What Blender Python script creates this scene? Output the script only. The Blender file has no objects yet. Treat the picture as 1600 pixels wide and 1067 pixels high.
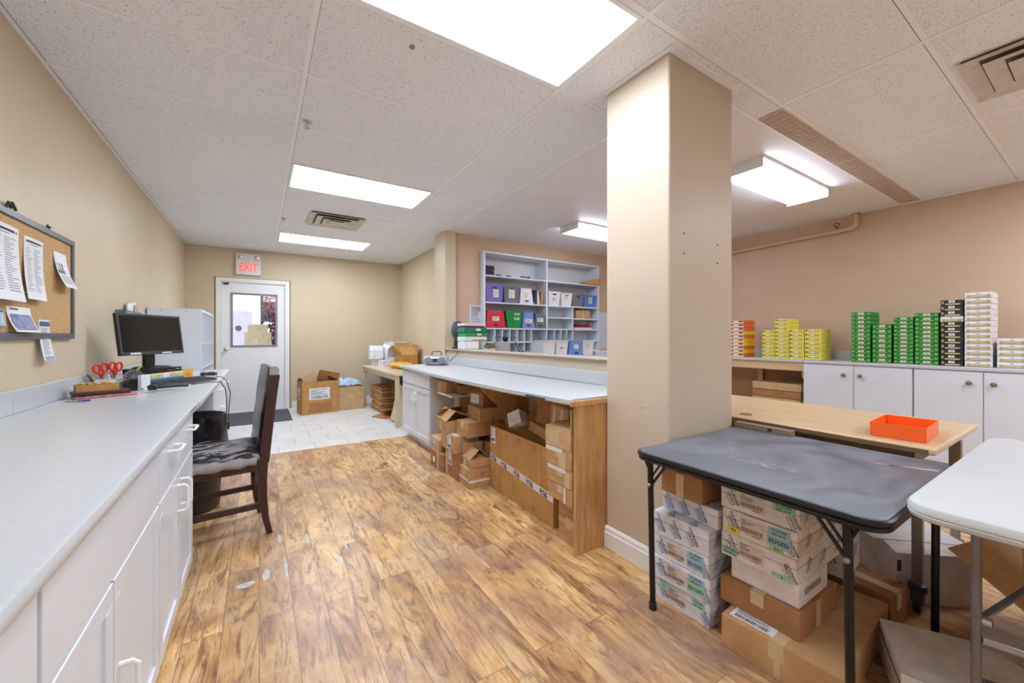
import bpy, bmesh, math, random
from mathutils import Vector, Matrix
random.seed(7)
PI = math.pi
SC = bpy.context.scene
COL = SC.collection

# ---------------------------------------------------------------- camera, world, exposure
H_CAM, YAW, F_PX = 1.20, 0.5701, 616.0
CEIL = 2.595
cam_d = bpy.data.cameras.new('camera')
cam_d.sensor_width = 36.0
cam_d.lens = F_PX / 1600 * 36.0
cam_d.shift_y = -7.3 / 1600
cam_d.clip_start = 0.02
cam = bpy.data.objects.new('camera', cam_d)
COL.objects.link(cam)
cam.location = (0, 0, H_CAM)
cam.rotation_euler = (PI / 2, 0, -YAW)
SC.camera = cam

world = bpy.data.worlds.new('world')
SC.world = world
world.use_nodes = True
bg = world.node_tree.nodes['Background']
bg.inputs[0].default_value = (0.86, 0.92, 1.0, 1)
bg.inputs[1].default_value = 1.6

SC.view_settings.view_transform = 'Standard'
SC.view_settings.look = 'None'
SC.view_settings.gamma = 1
SC.view_settings.use_curve_mapping = False
SC.view_settings.exposure = 0.14
LAMP_MAIN = 19.0      # radiance of the recessed troffers
LAMP_SIDE = 12.0      # radiance of the surface mounted lamps

# ---------------------------------------------------------------- colour + materials
def lin(c):
    out = []
    for v in c[:3]:
        v = v / 255.0
        out.append(v / 12.92 if v <= 0.04045 else ((v + 0.055) / 1.055) ** 2.4)
    return (*out, 1.0)

MATS = {}
def new_mat(name):
    m = bpy.data.materials.new(name); m.use_nodes = True
    nt = m.node_tree
    return m, nt, nt.nodes['Principled BSDF']

def N(nt, t, **kw):
    n = nt.nodes.new(t)
    for k, v in kw.items():
        if k.startswith('i_'):
            n.inputs[k[2:].replace('_', ' ')].default_value = v
        else:
            setattr(n, k, v)
    return n

def coords(nt, scale=(1, 1, 1), kind='Object'):
    tc = N(nt, 'ShaderNodeTexCoord'); mp = N(nt, 'ShaderNodeMapping')
    mp.inputs['Scale'].default_value = scale
    nt.links.new(tc.outputs[kind], mp.inputs['Vector'])
    return mp.outputs['Vector']

def ramp(nt, fac, stops):
    r = N(nt, 'ShaderNodeValToRGB')
    while len(r.color_ramp.elements) < len(stops): r.color_ramp.elements.new(0.5)
    for e, (p, c) in zip(r.color_ramp.elements, stops):
        e.position = p; e.color = c if len(c) == 4 else lin(c)
    nt.links.new(fac, r.inputs['Fac'])
    return r.outputs['Color']

def mix(nt, fac, a, b, mode='MIX'):
    m = N(nt, 'ShaderNodeMix', data_type='RGBA', blend_type=mode)
    for sock, v in ((m.inputs[0], fac), (m.inputs[6], a), (m.inputs[7], b)):
        if hasattr(v, 'node'): nt.links.new(v, sock)
        else: sock.default_value = v
    return m.outputs[2]

def noise(nt, vec, scale, detail=3, rough=0.5, dist=0.0):
    n = N(nt, 'ShaderNodeTexNoise')
    n.inputs['Scale'].default_value = scale; n.inputs['Detail'].default_value = detail
    n.inputs['Roughness'].default_value = rough; n.inputs['Distortion'].default_value = dist
    if vec is not None: nt.links.new(vec, n.inputs['Vector'])
    return n.outputs['Fac']

def bump(nt, bsdf, fac, strength, dist=0.002):
    b = N(nt, 'ShaderNodeBump'); b.inputs['Strength'].default_value = strength
    b.inputs['Distance'].default_value = dist
    nt.links.new(fac, b.inputs['Height']); nt.links.new(b.outputs['Normal'], bsdf.inputs['Normal'])

def plain(name, c, rough=0.5, metal=0.0, var=0.06, scale=6.0, bmp=0.0, bscale=60, coat=0.0, spec=0.5):
    """flat colour broken up by a soft mottling and, if asked, a fine bump"""
    if name in MATS: return MATS[name]
    m, nt, b = new_mat(name)
    v = coords(nt)
    f = noise(nt, v, scale, 4)
    base = lin(c)
    lo = tuple(x * (1 - var) for x in base[:3]) + (1,)
    hi = tuple(min(1, x * (1 + var)) for x in base[:3]) + (1,)
    nt.links.new(ramp(nt, f, [(0.3, lo), (0.7, hi)]), b.inputs['Base Color'])
    b.inputs['Roughness'].default_value = rough; b.inputs['Metallic'].default_value = metal
    b.inputs['Coat Weight'].default_value = coat; b.inputs['Specular IOR Level'].default_value = spec
    if bmp: bump(nt, b, noise(nt, v, bscale, 3), bmp)
    MATS[name] = m
    return m

def emis(name, c, s):
    if name in MATS: return MATS[name]
    m, nt, b = new_mat(name)
    b.inputs['Base Color'].default_value = lin(c)
    b.inputs['Emission Color'].default_value = lin(c); b.inputs['Emission Strength'].default_value = s
    MATS[name] = m
    return m

def two_tone(name, c1, c2, scale, thr, rough1=0.4, rough2=0.8, stretch=(1, 1, 1), bmp=0.3, dist=0.0, soft=0.03):
    if name in MATS: return MATS[name]
    m, nt, b = new_mat(name)
    v = coords(nt, stretch)
    f = noise(nt, v, scale, 5, 0.6, dist)
    msk = ramp(nt, f, [(thr - soft, (0, 0, 0, 1)), (thr + soft, (1, 1, 1, 1))])
    f2 = noise(nt, v, scale * 3, 4)
    col1 = mix(nt, f2, tuple(x * .8 for x in lin(c1)[:3]) + (1,), lin(c1))
    nt.links.new(mix(nt, msk, col1, lin(c2)), b.inputs['Base Color'])
    rr = N(nt, 'ShaderNodeMapRange'); rr.inputs[3].default_value = rough1; rr.inputs[4].default_value = rough2
    nt.links.new(msk, rr.inputs[0]); nt.links.new(rr.outputs[0], b.inputs['Roughness'])
    if bmp: bump(nt, b, msk, bmp)
    MATS[name] = m
    return m

def wood(name, c1, c2, stretch=(1, 1, 12), scale=6, rough=0.4, dist=1.0):
    """grain runs along the axis with the smallest stretch"""
    if name in MATS: return MATS[name]
    m, nt, b = new_mat(name)
    v = coords(nt, stretch)
    f = noise(nt, v, scale, 6, 0.6, dist)
    nt.links.new(ramp(nt, f, [(0.3, c1), (0.7, c2)]), b.inputs['Base Color'])
    b.inputs['Roughness'].default_value = rough
    bump(nt, b, f, 0.08)
    MATS[name] = m
    return m

def cardboard(name, c, c2=None):
    if name in MATS: return MATS[name]
    m, nt, b = new_mat(name)
    v = coords(nt)
    f = noise(nt, v, 9, 5, 0.6)
    base = lin(c)
    lo = tuple(x * .78 for x in base[:3]) + (1,); hi = tuple(min(1, x * 1.15) for x in base[:3]) + (1,)
    c0 = ramp(nt, f, [(0.3, lo), (0.7, hi)])
    v2 = coords(nt, (1, 1, 90))
    g = noise(nt, v2, 3, 2)
    c1_ = mix(nt, 0.12, c0, ramp(nt, g, [(0.35, lo), (0.65, hi)]))
    nt.links.new(c1_, b.inputs['Base Color'])
    b.inputs['Roughness'].default_value = 0.75
    bump(nt, b, f, 0.15, 0.003)
    MATS[name] = m
    return m

# --- room surfaces
def floor_mat():
    m, nt, b = new_mat('laminate floor')
    tc = N(nt, 'ShaderNodeTexCoord'); sp = N(nt, 'ShaderNodeSeparateXYZ'); cb = N(nt, 'ShaderNodeCombineXYZ')
    nt.links.new(tc.outputs['Object'], sp.inputs[0])
    nt.links.new(sp.outputs['Y'], cb.inputs['X']); nt.links.new(sp.outputs['X'], cb.inputs['Y'])
    br = N(nt, 'ShaderNodeTexBrick', offset=0.37, offset_frequency=2, squash=1.0)
    nt.links.new(cb.outputs[0], br.inputs['Vector'])
    for k, v in (('Scale', 1.0), ('Brick Width', 1.22), ('Row Height', 0.127), ('Mortar Size', 0.0011), ('Mortar Smooth', 0.1), ('Bias', 0.0)):
        br.inputs[k].default_value = v
    br.inputs['Color1'].default_value = (0, 0, 0, 1); br.inputs['Color2'].default_value = (1, 1, 1, 1)
    br.inputs['Mortar'].default_value = (0.5, 0.5, 0.5, 1)
    rnd = br.outputs['Color']
    # per-plank offset of the grain
    mul = N(nt, 'ShaderNodeVectorMath', operation='MULTIPLY'); mul.inputs[1].default_value = (37, 17, 29)
    nt.links.new(rnd, mul.inputs[0])
    add = N(nt, 'ShaderNodeVectorMath', operation='ADD')
    nt.links.new(tc.outputs['Object'], add.inputs[0]); nt.links.new(mul.outputs[0], add.inputs[1])
    def mapped(s):
        mp = N(nt, 'ShaderNodeMapping'); mp.inputs['Scale'].default_value = s
        nt.links.new(add.outputs[0], mp.inputs['Vector']); return mp.outputs[0]
    big = noise(nt, mapped((3.2, 1.3, 1)), 1.7, 4, 0.6, 0.9)
    fig = noise(nt, mapped((6.0, 1.2, 1)), 1.9, 9, 0.72, 2.6)
    fin = noise(nt, mapped((34, 2.2, 1)), 2.0, 6, 0.7, 1.4)
    c = ramp(nt, big, [(0.25, (128, 88, 60)), (0.38, (186, 140, 94)), (0.50, (216, 172, 114)), (0.62, (236, 200, 144)), (0.8, (208, 174, 138))])
    dark = ramp(nt, fig, [(0.36, (1, 1, 1, 1)), (0.43, (0.55, 0.55, 0.55, 1)), (0.49, (0, 0, 0, 1))])
    dk = mix(nt, big, lin((104, 60, 36)), lin((134, 94, 76)))
    dfac = N(nt, 'ShaderNodeMath', operation='MULTIPLY'); nt.links.new(dark, dfac.inputs[0]); dfac.inputs[1].default_value = 0.85
    c = mix(nt, dfac.outputs[0], c, dk)
    # greyed, rubbed areas
    rub = noise(nt, coords(nt), 1.6, 4, 0.6)
    rfac = ramp(nt, rub, [(0.44, (0, 0, 0, 1)), (0.64, (0.55, 0.55, 0.55, 1))])
    c = mix(nt, rfac, c, lin((166, 138, 130)))
    fr = ramp(nt, fin, [(0.30, (0.62, 0.52, 0.46, 1)), (0.45, (0.92, 0.9, 0.88, 1)), (0.6, (1.04, 1.04, 1.04, 1))])
    c = mix(nt, 0.75, c, fr, 'MULTIPLY')
    # plank tint
    tint = ramp(nt, rnd, [(0.0, (0.70, 0.64, 0.62, 1)), (0.35, (0.92, 0.9, 0.9, 1)), (0.6, (1.0, 0.97, 0.92, 1)), (1.0, (1.12, 1.1, 1.04, 1))])
    c = mix(nt, 0.8, c, tint, 'MULTIPLY')
    joint = br.outputs['Fac']
    c = mix(nt, joint, c, lin((118, 88, 66)))
    nt.links.new(c, b.inputs['Base Color'])
    r = N(nt, 'ShaderNodeMapRange'); r.inputs[3].default_value = 0.20; r.inputs[4].default_value = 0.42
    nt.links.new(rub, r.inputs[0]); nt.links.new(r.outputs[0], b.inputs['Roughness'])
    b.inputs['Specular IOR Level'].default_value = 0.55
    inv = N(nt, 'ShaderNodeMath', operation='SUBTRACT'); inv.inputs[0].default_value = 1.0
    nt.links.new(joint, inv.inputs[1])
    wav = noise(nt, coords(nt, (3, 1.2, 1)), 2.5, 2)
    ad = N(nt, 'ShaderNodeMath', operation='MULTIPLY_ADD'); nt.links.new(wav, ad.inputs[0]); ad.inputs[1].default_value = 2.0
    nt.links.new(inv.outputs[0], ad.inputs[2])
    bump(nt, b, ad.outputs[0], 0.25, 0.002)
    return m

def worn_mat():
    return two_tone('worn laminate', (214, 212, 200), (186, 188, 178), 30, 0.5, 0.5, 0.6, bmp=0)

def tile_floor_mat():
    m, nt, b = new_mat('entry floor tile')
    tc = coords(nt)
    br = N(nt, 'ShaderNodeTexBrick', offset=0.5, offset_frequency=2)
    nt.links.new(tc, br.inputs['Vector'])
    for k, v in (('Scale', 1.0), ('Brick Width', 0.345), ('Row Height', 0.333), ('Mortar Size', 0.004), ('Mortar Smooth', 0.2)):
        br.inputs[k].default_value = v
    br.inputs['Color1'].default_value = lin((222, 222, 218)); br.inputs['Color2'].default_value = lin((232, 231, 228))
    br.inputs['Mortar'].default_value = lin((168, 166, 160))
    f = noise(nt, tc, 5, 5)
    c = mix(nt, 0.25, br.outputs['Color'], ramp(nt, f, [(0.3, (196, 194, 190)), (0.7, (246, 246, 246))]))
    nt.links.new(c, b.inputs['Base Color']); b.inputs['Roughness'].default_value = 0.3
    inv = N(nt, 'ShaderNodeMath', operation='SUBTRACT'); inv.inputs[0].default_value = 1
    nt.links.new(br.outputs['Fac'], inv.inputs[1]); bump(nt, b, inv.outputs[0], 0.4, 0.002)
    return m

def acoustic_mat():
    m, nt, b = new_mat('acoustic ceiling tile')
    v = coords(nt)
    n1 = noise(nt, v, 135, 3, 0.6, 0.4); n2 = noise(nt, v, 300, 2, 0.5)
    h1 = ramp(nt, n1, [(0.34, (1, 1, 1, 1)), (0.37, (0, 0, 0, 1))])
    h2 = ramp(nt, n2, [(0.30, (1, 1, 1, 1)), (0.34, (0, 0, 0, 1))])
    mx = N(nt, 'ShaderNodeMath', operation='MAXIMUM'); nt.links.new(h1, mx.inputs[0]); nt.links.new(h2, mx.inputs[1])
    f = noise(nt, v, 1.2, 3)
    base = ramp(nt, f, [(0.3, (240, 243, 248)), (0.7, (246, 249, 253))])
    sc = N(nt, 'ShaderNodeMath', operation='MULTIPLY'); nt.links.new(mx.outputs[0], sc.inputs[0]); sc.inputs[1].default_value = 0.75
    nt.links.new(mix(nt, sc.outputs[0], base, lin((106, 92, 84))), b.inputs['Base Color'])
    b.inputs['Roughness'].default_value = 0.95; b.inputs['Specular IOR Level'].default_value = 0.15
    inv = N(nt, 'ShaderNodeMath', operation='SUBTRACT'); inv.inputs[0].default_value = 1
    nt.links.new(mx.outputs[0], inv.inputs[1]); bump(nt, b, inv.outputs[0], 0.5, 0.002)
    return m

def wall_mat(name, c):
    m, nt, b = new_mat(name)
    v = coords(nt)
    f = noise(nt, v, 1.3, 4, 0.6)
    base = lin(c)
    nt.links.new(ramp(nt, f, [(0.3, tuple(x * .95 for x in base[:3]) + (1,)), (0.7, tuple(min(1, x * 1.04) for x in base[:3]) + (1,))]), b.inputs['Base Color'])
    b.inputs['Roughness'].default_value = 0.42; b.inputs['Specular IOR Level'].default_value = 0.35
    bump(nt, b, noise(nt, v, 160, 3), 0.10, 0.002)
    return m

M_FLOOR = floor_mat(); M_TILE = tile_floor_mat(); M_ACOU = acoustic_mat()
M_WALL = wall_mat('beige wall paint', (211, 194, 165))
M_WALLR = wall_mat('rose beige wall paint', (208, 180, 152))
M_COLW = wall_mat('pale column paint', (203, 188, 167))
M_SOFF = plain('white plasterboard', (238, 237, 240), 0.55, var=0.02)
M_TEE = plain('ceiling grid metal', (247, 249, 252), 0.4, var=0.03)
M_WHITE = plain('white melamine', (220, 226, 234), 0.28, var=0.02)
M_WHITE2 = plain('white painted trim', (238, 238, 236), 0.35, var=0.02)
M_LAM = plain('grey white laminate', (198, 201, 204), .26, var=.035, scale=70)
M_LAMT = M_LAM
M_BLACK = plain('black plastic', (26, 26, 28), 0.35, var=0.15)
M_DARK = plain('dark grey plastic', (62, 62, 68), 0.42, var=0.1)
M_GREY = plain('grey plastic', (128, 130, 138), 0.45)
M_PAPER = plain('white paper', (236, 236, 240), 0.7, var=0.02)
M_INK = plain('black ink', (52, 52, 58), 0.7)
M_BLUEINK = plain('navy print', (52, 66, 130), 0.6)
M_REDINK = plain('red print', (190, 52, 44), 0.6)
M_GREENINK = plain('green ink', (20, 60, 40), 0.6)
M_CARD = cardboard('brown cardboard', (196, 152, 104))
M_CARD2 = cardboard('tan cardboard', (206, 170, 124))
M_CARD3 = cardboard('dark cardboard', (172, 122, 78))
M_CARDO = cardboard('orange brown cardboard', (196, 146, 82))
M_WCARD = cardboard('white cardboard', (240, 234, 230))
M_WCARD2 = cardboard('bluish white cardboard', (232, 232, 240))
M_TAPE = plain('clear packing tape', (214, 186, 146), 0.12, var=0.05)
M_WTAPE = plain('white tape', (226, 222, 222), 0.3)
M_CHROME = plain('chrome', (200, 200, 204), 0.2, 1.0)
M_STEEL = plain('brushed grey steel', (150, 150, 154), 0.35, 0.9, bmp=0.05)
M_BRASS = plain('brushed nickel', (168, 152, 140), 0.3, 0.9)
M_DOOR = plain('white steel door', (238, 240, 242), 0.35, var=0.02)
M_CORK = plain('cork', (200, 162, 112), 0.9, var=0.22, scale=90, bmp=0.4, bscale=220)
M_FRAME = plain('grey board frame', (96, 98, 108), 0.35, 0.2)
M_OAK = wood('light oak board', (186, 134, 78), (222, 176, 116), (14, 14, 1), 3)
M_OAKH = wood('oak laminate top', (204, 170, 128), (226, 198, 158), (14, 1, 14), 3, 0.35)
M_PINE = wood('pine frame', (206, 172, 130), (226, 196, 156), (12, 1, 12), 3)
M_BIRCH = wood('birch desk top', (200, 184, 150), (222, 206, 176), (10, 1, 10), 3, 0.3)
M_DKWOOD = wood('dark stained wood', (44, 24, 20), (74, 44, 36), (14, 14, 1), 3, 0.3)
M_LEATHER = two_tone('cracked black leather', (38, 34, 34), (150, 146, 148), 7, 0.70, 0.22, 0.7)
M_TORN = two_tone('torn seat leather', (46, 42, 50), (158, 154, 156), 8, 0.52, 0.22, 0.85, (0.6, 2.6, 1), bmp=0.8, dist=1.2)
M_TORNEDGE = plain('exposed grey lining', (160, 156, 156), 0.85, var=0.12, scale=25)
M_VINYL = two_tone('scuffed vinyl with glare', (92, 96, 106), (128, 132, 142), 3.0, 0.52, 0.34, 0.5, (1, 1, 1), bmp=0.05, dist=1.5, soft=0.18)  # mottled greys lightened, ceiling glare put into the colour
M_PLAS = plain('white moulded plastic', (203, 206, 206), 0.45, var=0.02, bmp=0.12, bscale=220)
M_MAT = plain('charcoal mat', (82, 84, 90), 0.95, var=0.25, scale=60, bmp=0.5, bscale=300)
M_BAG = plain('black bin bag', (30, 30, 34), 0.16, var=0.3, bmp=0.5, bscale=22)

# ---------------------------------------------------------------- mesh helpers
_txt = {}
def text_mesh(s, bold=False):
    k = (s, bold)
    if k in _txt: return _txt[k]
    cu = bpy.data.curves.new('txt', 'FONT'); cu.body = s; cu.size = 1.0; cu.resolution_u = 2
    cu.align_x = 'CENTER'; cu.align_y = 'CENTER'; cu.fill_mode = 'FRONT'
    if bold: cu.offset = 0.018
    ob = bpy.data.objects.new('txt', cu)
    me = bpy.data.meshes.new_from_object(ob)
    r = ([v.co.copy() for v in me.vertices], [list(p.vertices) for p in me.polygons])
    bpy.data.objects.remove(ob); bpy.data.curves.remove(cu); bpy.data.meshes.remove(me)
    _txt[k] = r
    return r

class MB:
    def __init__(self): self.v = []; self.f = []; self.m = []; self.mats = []
    def mi(self, mat):
        if mat not in self.mats: self.mats.append(mat)
        return self.mats.index(mat)
    def add(self, vs, fs, mat, M=None):
        o = len(self.v); i = self.mi(mat)
        for p in vs:
            p = Vector(p); self.v.append(M @ p if M is not None else p)
        for q in fs: self.f.append([o + a for a in q]); self.m.append(i)
        return self
    def box(self, a, b, mat, M=None):
        x0, y0, z0 = a; x1, y1, z1 = b
        vs = [(x0, y0, z0), (x1, y0, z0), (x1, y1, z0), (x0, y1, z0), (x0, y0, z1), (x1, y0, z1), (x1, y1, z1), (x0, y1, z1)]
        return self.add(vs, [(0, 3, 2, 1), (4, 5, 6, 7), (0, 1, 5, 4), (1, 2, 6, 5), (2, 3, 7, 6), (3, 0, 4, 7)], mat, M)
    def quad(self, p, mat, M=None): return self.add(p, [tuple(range(len(p)))], mat, M)
    def prism(self, pts, z0, z1, mat, M=None):
        n = len(pts)
        vs = [(x, y, z0) for x, y in pts] + [(x, y, z1) for x, y in pts]
        fs = [tuple(reversed(range(n))), tuple(range(n, 2 * n))] + [(i, (i + 1) % n, n + (i + 1) % n, n + i) for i in range(n)]
        return self.add(vs, fs, mat, M)
    def lathe(self, prof, mat, seg=20, M=None, squash=1.0):
        vs = []; fs = []
        for r, z in prof:
            for k in range(seg):
                a = 2 * PI * k / seg
                vs.append((r * math.cos(a), r * math.sin(a) * squash, z))
        for j in range(len(prof) - 1):
            for k in range(seg):
                k2 = (k + 1) % seg
                fs.append((j * seg + k, j * seg + k2, (j + 1) * seg + k2, (j + 1) * seg + k))
        fs.append(tuple(reversed(range(seg)))); fs.append(tuple(range((len(prof) - 1) * seg, len(prof) * seg)))
        return self.add(vs, fs, mat, M)
    def tube(self, path, r, mat, seg=8, M=None, flat=1.0):
        path = [Vector(p) for p in path]; n = len(path); vs = []; fs = []
        rr = r if isinstance(r, (list, tuple)) else [r] * n
        up = None
        for i, p in enumerate(path):
            t = (path[min(i + 1, n - 1)] - path[max(i - 1, 0)]).normalized()
            if up is None: up = Vector((0, 0, 1)) if abs(t.z) < .9 else Vector((1, 0, 0))
            s = t.cross(up).normalized(); w = s.cross(t).normalized(); up = w
            for k in range(seg):
                a = 2 * PI * k / seg
                vs.append(p + (s * math.cos(a) + w * math.sin(a) * flat) * rr[i])
        for i in range(n - 1):
            for k in range(seg):
                k2 = (k + 1) % seg
                fs.append((i * seg + k, i * seg + k2, (i + 1) * seg + k2, (i + 1) * seg + k))
        fs.append(tuple(reversed(range(seg)))); fs.append(tuple(range((n - 1) * seg, n * seg)))
        return self.add(vs, fs, mat, M)
    def text(self, s, size, o, xd, yd, mat, M=None, bold=True, sx=1.0):
        vs, fs = text_mesh(s, bold)
        o = Vector(o); xd = Vector(xd); yd = Vector(yd)
        return self.add([o + xd * (p.x * size * sx) + yd * (p.y * size) for p in vs], fs, mat, M)
    def build(self, name, parent=None, loc=(0, 0, 0), rot=(0, 0, 0), bevel=0.0, smooth=False, seg=2, sub=0):
        me = bpy.data.meshes.new(name); me.from_pydata([tuple(p) for p in self.v], [], self.f)
        for m in self.mats: me.materials.append(m)
        for p, i in zip(me.polygons, self.m): p.material_index = i
        if smooth:
            me.shade_smooth(); me.set_sharp_from_angle(angle=math.radians(38))
        me.update()
        o = bpy.data.objects.new(name, me); COL.objects.link(o)
        o.location = loc; o.rotation_euler = rot
        if parent is not None: o.parent = parent
        if bevel:
            b = o.modifiers.new('bevel', 'BEVEL'); b.width = bevel; b.segments = seg; b.limit_method = 'ANGLE'; b.angle_limit = math.radians(40)
        if sub:
            s = o.modifiers.new('sub', 'SUBSURF'); s.levels = sub; s.render_levels = sub
        return o

def tag(o, label, cat, group=None, kind=None):
    o['label'] = label; o['category'] = cat
    if group: o['group'] = group
    if kind: o['kind'] = kind
    return o
def root(name, label, cat, loc=(0, 0, 0), rz=0.0, group=None, rot=None):
    o = bpy.data.objects.new(name, None); COL.objects.link(o)
    o.location = loc; o.rotation_euler = rot if rot else (0, 0, rz)
    o.empty_display_size = 0.05
    return tag(o, label, cat, group)
def struct(o): o['kind'] = 'structure'; return o
def rot_at(p, axis, ang):
    return Matrix.Translation(p) @ Matrix.Rotation(ang, 4, axis) @ Matrix.Translation([-c for c in p])

# ================================================================= THE ROOM
XL, XR, YF, YB = -0.93, 5.72, 7.57, -3.2
X_IN, Y_MID = 2.20, 5.06           # inner corner of the rear lobby, back wall of the shelf room
struct(MB().box((XL - .1, YB, -.05), (XR + .1, 4.72, 0), M_FLOOR).build('floor'))
struct(MB().box((XL - .1, 4.72, -.05), (2.4, YF + .25, 0.002), M_TILE).build('floor'))
struct(MB().box((XR, YB, 0), (XR + .1, Y_MID + .1, CEIL), M_WALLR).build('wall_right'))
struct(MB().box((XL - .1, YB, 0), (XL, YF + .1, CEIL), M_WALL).build('wall_left'))
struct(MB().box((XL - .1, YB - .1, 0), (XR + .1, YB, CEIL), M_WALL).build('wall_back'))
# far wall with the door recess
DX0, DX1, DZ = -0.585, 0.445, 2.135
w = MB()
w.box((XL, YF, 0), (DX0, YF + .14, CEIL), M_WALL).box((DX1, YF, 0), (2.30, YF + .14, CEIL), M_WALL).box((DX0, YF, DZ), (DX1, YF + .14, CEIL), M_WALL)
struct(w.build('wall_far'))
struct(MB().box((2.297, Y_MID, 0), (2.397, YF + .1, CEIL), M_WALL).build('wall_lobby'))
YW = 4.862      # plaster face; the shelf unit is let into it
w = MB().box((2.20, YW, 0), (2.59, Y_MID + .1, CEIL), M_WALLR).box((4.80, YW, 0), (XR, Y_MID + .1, CEIL), M_WALLR)
w.box((2.59, YW, 0), (4.80, Y_MID + .1, .96), M_WALLR).box((2.59, YW, 2.388), (4.80, Y_MID + .1, CEIL), M_WALLR).box((2.59, Y_MID, .96), (4.80, Y_MID + .1, 2.388), M_WALLR)
struct(w.build('wall_shelf_room'))
# slim pier at the end of the half wall
struct(MB().box((2.04, 4.80, 0), (2.195, 5.15, CEIL), M_WALL).box((2.195, 5.06, 0), (2.30, 5.15, CEIL), M_WALL).build('wall_pier'))
# half wall
struct(MB().box((2.06, 1.622, 0), (2.20, 4.80, 1.035), M_COLW).box((2.03, 1.622, 1.035), (2.24, 4.80, 1.047), M_COLW).build('wall_half', bevel=.003))
# big square column
PX0, PX1, PY0, PY1 = 1.683, 2.255, 1.205, 1.62
c = MB()
c.box((PX0, PY0, 0), (PX1, PY1, CEIL), M_COLW)
for (yy, zz) in ((1.0, 0),): pass
struct(c.build('wall_column', bevel=.012, seg=3))
h = MB()
for x, z in ((1.80, 1.72), (1.80, 1.62), (2.10, 1.70), (2.10, 1.60)):
    h.lathe([(.004, 0), (.004, .003)], M_INK, 10, Matrix.Translation((x, PY0 - .001, z)) @ Matrix.Rotation(PI / 2, 4, 'X'))
h.lathe([(.003, 0), (.003, .003)], M_INK, 10, Matrix.Translation((PX0 - .002, 1.36, 0.83)) @ Matrix.Rotation(-PI / 2, 4, 'Y'))
struct(h.build('trim_1'))
# baseboards
def board(name, a, b, n):
    """a, b: ends on the wall face, n: outward normal"""
    a = Vector((*a, 0)); b = Vector((*b, 0)); n = Vector((*n, 0))
    prof = [(0, 0), (.016, 0), (.016, .085), (.011, .092), (.011, .105), (.005, .118), (0, .12)]
    vs = []
    for p in (a, b):
        for d, z in prof: vs.append(p + n * d + Vector((0, 0, z)))
    k = len(prof)
    fs = [(i, (i + 1) % k, k + (i + 1) % k, k + i) for i in range(k)] + [tuple(range(k)), tuple(range(k, 2 * k))]
    m = MB().add(vs, fs, M_WHITE2)
    return struct(m.build(name))
board('baseboard_column', (PX0, PY0 - .016), (PX0, PY1), (-1, 0))
board('baseboard_column', (PX0 - .016, PY0), (PX1 + .016, PY0), (0, -1))
board('baseboard_far', (DX1 + .02, YF), (2.29, YF), (0, -1))
board('baseboard_far', (XL, YF), (DX0 - .02, YF), (0, -1))
board('baseboard_lobby', (2.297, 5.15), (2.297, YF), (-1, 0))

# ---- ceiling: acoustic tiles with a raised grid, and the smooth soffit over the shelf room
Y0G, DY = 1.12, .617
SX, SY = 2.06, 1.285
M_GAP = plain('open tile joint', (96, 88, 84), .9)
t = MB()
t.box((XL, SY, CEIL), (SX, YF, CEIL + .05), M_ACOU)
t.box((XL, YB, CEIL), (XR, SY, CEIL + .05), M_ACOU)
def tee(x0, y0, x1, y1, wd=.024):
    if x0 == x1:
        t.box((x0 - wd / 2, y0, CEIL - .004), (x0 + wd / 2, y1, CEIL), M_TEE)
        t.box((x0 + wd / 2, y0, CEIL - .001), (x0 + wd / 2 + .0022, y1, CEIL), M_GAP)
    else:
        t.box((x0, y0 - wd / 2, CEIL - .003), (x1, y0 + wd / 2, CEIL), M_TEE)
        t.box((x0, y0 + wd / 2, CEIL - .001), (x1, y0 + wd / 2 + .0032, CEIL), M_GAP)
for x in (.205, 1.42): tee(x, YB, x, YF)
for x in (2.64, 3.87, 5.09): tee(x, YB, x, 1.12)
for k in range(0, 11): tee(XL, Y0G + DY * k, SX if k else XR, Y0G + DY * k, .018 if k else .03)
for k in range(1, 7): tee(XL, Y0G - .61 * k, XR, Y0G - .61 * k)
tee(XL, YF - .012, 2.3, YF - .012); tee(XL + .01, YB, XL + .01, YF, .02); tee(XR - .01, YB, XR - .01, SY, .02)
tee(SX - .012, SY, SX - .012, 4.86); tee(SX, SY, XR, SY, .02)
tee(2.285, 5.15, 2.285, YF, .02)
t.box((SX, 4.86, CEIL), (2.3, YF, CEIL + .05), M_ACOU)
struct(t.build('ceiling'))
struct(MB().box((SX, SY, CEIL - .002), (XR, Y_MID, CEIL + .05), M_SOFF).build('ceiling'))
tr = MB()
for (a, b) in (((PX0 - .03, PY0 - .03), (PX1 + .03, PY0)), ((PX0 - .03, PY0), (PX0, PY1)), ((PX1, PY0), (PX1 + .03, SY))):
    tr.box((a[0], a[1], CEIL - .008), (b[0], b[1], CEIL), M_TEE)
struct(tr.build('trim_2'))

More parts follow.
